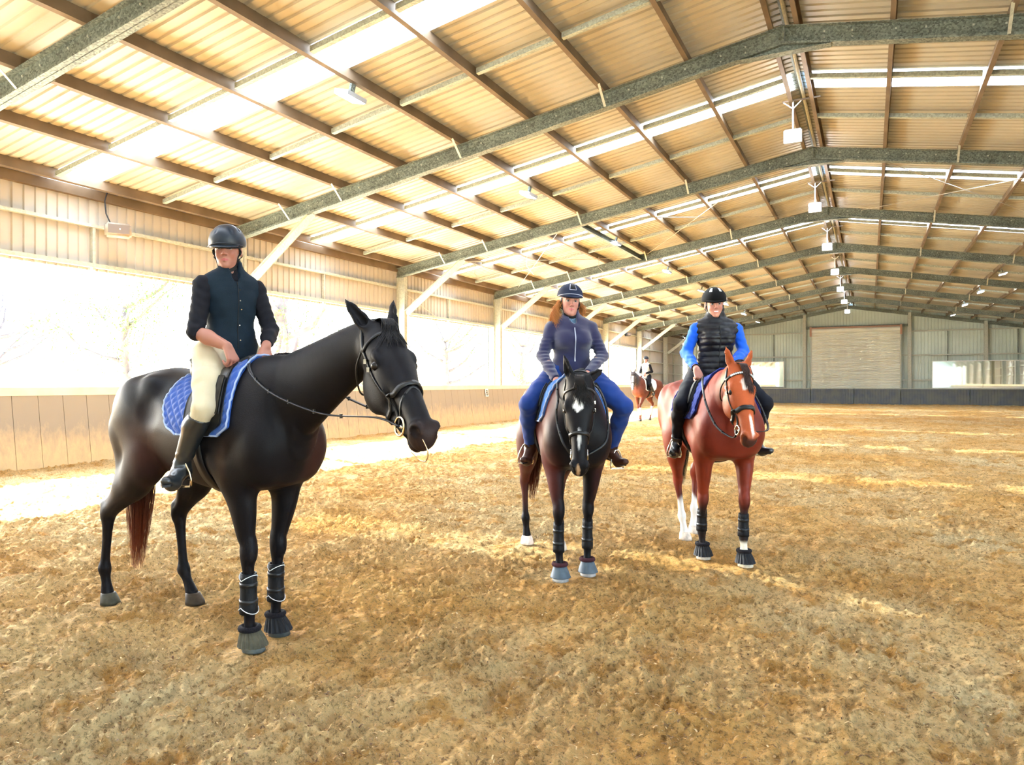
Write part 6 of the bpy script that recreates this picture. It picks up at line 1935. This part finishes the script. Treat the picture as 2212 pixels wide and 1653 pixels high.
ST2 = dict(skin=(.50, .235, .18), smile=.5, helmet=M['helmet_navy'], peak=.045, rim=.036, trim=M['trim_silver'], front_patch=M['mesh_patch'], top=dict(jacket=M['fleece_navy'], under=M['check'], open=.06, cuff=.97, hem=-.02, rings=True, bust=True, wide=.98, zipw=.008, zipm=M['trim_silver'], zip0=.22, zip1=.82, arm=1.0),
           legs=dict(m=M['jeans'], end=.93, w=1.12), boots=dict(m=M['boot_brown'], top=.86), brow=(.35, .16, .08), iris=(.06, .08, .10), lips=(.50, .12, .13))
r2 = make_rider(h2, J2, ST2, 'smiling person with reddish hair in a navy zipped fleece on the dark horse')
hc = lambda c, i: np.tile(np.array([.50, .20, .06]) * (.7 + .6 * ((i * 13) % 10) / 10), (len(c), 1))
hair_locks(r2, 700, [(-.02, -.082, .0), (-.05, -.076, -.02), (.005, -.080, -.01)], [(.045, -.105, -.19), (.0, -.120, -.215), (.02, -.085, -.15)], hc)
hair_locks(r2, 160, [(-.03, .082, -.0), (-.05, .078, -.02)], [(-.02, .090, -.08), (-.04, .085, -.11)], hc, name='hair')
# rider in blue sleeves
J3 = dict(seat=(.08, .035, 1.50), pel=(.07, .04, 1.625), wai=(.07, .04, 1.77), che=(.08, .045, 1.905), neck=(.065, .04, 2.075), head=(.08, .03, 2.205), yaw=.03, hyaw=.0 - .12, hpitch=-.02, htilt=.03,
          shR=(.07, -.130, 1.985), shL=(.07, .230, 1.985), elR=(.05, -.215, 1.775), elL=(.07, .295, 1.79), wrR=(.31, -.195, 1.625), wrL=(.34, .10, 1.66),
          DR=(.85, .42, -.28), NR=(.0, .35, -1), TR=(.4, .5, .3), DL=(.7, -.7, -.2), NL=(-.2, -.9, -.3), TL=(.4, 0, .8),
          hipR=(.07, -.09, 1.59), hipL=(.07, .17, 1.59), knR=(.32, -.33, 1.325), knL=(.34, .39, 1.33), anR=(.10, -.315, .985), anL=(.12, .37, 1.0), toR=(.24, -.385, .92), toL=(.28, .46, .935))
ST3 = dict(skin=(.52, .24, .175), smile=1.0, teeth=True, face_w=1.04, helmet=M['helmet_velvet'], peak=.022, rim=.024, stickers=True, top=dict(vest=M['puffer'], sleeve=M['azure'], puffer=True, cuff=.88, hem=-.01, col_h=.085, col_r=.076, bust=True, zipw=.008, arm=.98, wide=.96, ex=.98),
           legs=dict(m=M['black_leg'], end=.93, w=1.02), boots=dict(m=M['boot_black'], top=.84), brow=(.30, .15, .08), iris=(.06, .07, .10))
r3 = make_rider(h3, J3, ST3, 'smiling person in a black puffer vest over bright blue sleeves on the reddish bay horse')
a = Acc(); wv = r3['A']['wrR'] * .93 + r3['A']['elR'] * .07; dv = nrm(r3['A']['wrR'] - r3['A']['elR']); e1 = nrm(np.cross(dv, v3(0, 0, 1))); e2 = np.cross(dv, e1)
a.tube([wv + (e1 * math.cos(t) + e2 * math.sin(t)) * .033 for t in np.linspace(0, 2*PI, 17)[:-1]], .006, 6, closed=True)
a.bar(wv + e2 * .036 - dv * .016, wv + e2 * .036 + dv * .016, .030, .010, e2); wo_ = a.build('wrist_watch', M['strap'], r3['o'], True)

# ================================================================== the distant pair
def col_far(V, P, fr, hs):
    c = np.tile(np.array([.16, .052, .034]), (len(V), 1)); x, y, z = V.T
    r = (V - P) @ np.stack([fr[0], fr[1], fr[2]], 1) / hs
    c = mixc(c, smooth01(x, .62, .86) * smooth01(z, 1.25, 1.5), (.085, .080, .095))
    head = (np.abs(r[:, 1]) < .13) & (r[:, 0] > -.1) & (r[:, 0] < .72) & (np.abs(r[:, 2]) < .25)
    c = mixc(c, .8 * head, (.10, .09, .10))
    c = mixc(c, head * (np.abs(r[:, 1]) < .035) * (r[:, 2] > 0) * (r[:, 0] > .12), (.8, .78, .75))
    return c
H4 = dict(pos=(5.47, 29.15), heading=(-.707, -.707), S=1.06, sw=1.0, h=.018,
          poll=(1.07, .08, 1.90), muzzle=(1.24, .18, 1.27),
          neck=[(.42, 0, 1.36, .30, .20), (.62, .02, 1.52, .26, .16), (.82, .04, 1.68, .21, .125), (.97, .07, 1.79, .165, .095)],
          fore=[((.40, -.14, .56), (.28, -.14, .25), (.30, -.14, 0)), ((.66, .13, .60), (.60, .13, .27), (.64, .13, 0))],
          hind=[((-.30, -.18, 1.03), (-.66, -.17, .64), (-.52, -.165, .24), (-.45, -.16, 0)), ((-.50, .17, 1.03), (-.95, .165, .66), (-1.0, .165, .26), (-.95, .16, .04))],
          hoofcol=dict(fore=[(.1, .09, .08), (.1, .09, .08)], hind=[(.1, .09, .08), (.30, .13, .08)]),
          colour=col_far, coat=M['coat_bay'], label='distant bay horse in white leg wraps walking along the boards')
h4 = place_horse(H4)
cf = lambda c, i: np.tile(np.array([.12, .035, .025]), (len(c), 1))
tail(h4, (-.86, 0, 1.45), (-1.0, .08, .45), 160, .08, cf, .007, taper=.6)
for legs_, hind in ((H4['fore'], 0), (H4['hind'], 1)):
    for j in legs_:
        kn, fe, ho = (np.array(q) for q in j[-3:]); tp = kn * .82 + fe * .18; a = Acc()
        rr = [(tp * (1 - t) + (fe + v3(0, 0, -.03)) * t, .056 + .004 * math.sin(t * 20), .050) for t in np.linspace(0, 1, 8)]
        sleeve(a, rr[::-1], 16, .008); a.build('leg_wrap', M['bandage'], h4['o'], True)
M['pad_white'] = mat('white_saddle_cloth', (.80, .80, .80), rough=.85)
saddle_set(h4, .10, 'black saddle on the distant bay horse', 'white saddle cloth on the distant bay horse', M['pad_white'], M['pad_white'], pad=(-.40, .30), quilts=False,
           feet=[((.14, -.38, 1.0), -.3), ((.14, .38, 1.0), .3)])
bridle(h4, 'bridle on the distant bay horse', ring_r=.03, nose_s=.38,
       reinpts=[[(1.0, -.10, 1.45), (.7, -.17, 1.65), (.42, -.08, 1.86)], [(1.05, .20, 1.45), (.75, .20, 1.65), (.42, .10, 1.88)]])
J4 = dict(seat=(.06, 0, 1.70), pel=(.06, 0, 1.82), wai=(.06, 0, 1.98), che=(.06, 0, 2.14), neck=(.05, 0, 2.32), head=(.06, 0, 2.46), yaw=.05, hyaw=.35, hpitch=.08,
          shR=(.06, -.18, 2.22), shL=(.06, .18, 2.22), elR=(.10, -.24, 1.98), elL=(.02, .26, 1.98), wrR=(.32, -.10, 1.88), wrL=(.30, .12, 1.90),
          DR=(.9, .3, -.2), NR=(0, .8, -.4), TR=(.3, 0, .9), DL=(.9, -.3, -.2), NL=(0, -.8, -.4), TL=(.3, 0, .9),
          hipR=(.06, -.12, 1.78), hipL=(.06, .12, 1.78), knR=(.30, -.33, 1.46), knL=(.30, .33, 1.46), anR=(.05, -.37, 1.12), anL=(.05, .37, 1.12), toR=(.22, -.42, 1.08), toL=(.22, .42, 1.08))
ST4 = dict(skin=(.55, .30, .24), helmet=M['helmet_black'], peak=.03, rim=.03, hres=.009, hdres=.009, res=.012, top=dict(vest=M['cream_vest'], sleeve=M['shirt_black'], cuff=.92, hem=-.02, col_h=.06),
           legs=dict(m=M['black_leg'], end=.3), boots=dict(m=M['boot_black'], top=.2))
make_rider(h4, J4, ST4, 'distant person in a cream vest with black sleeves on the walking bay horse')
build_floor()
build_shavings()
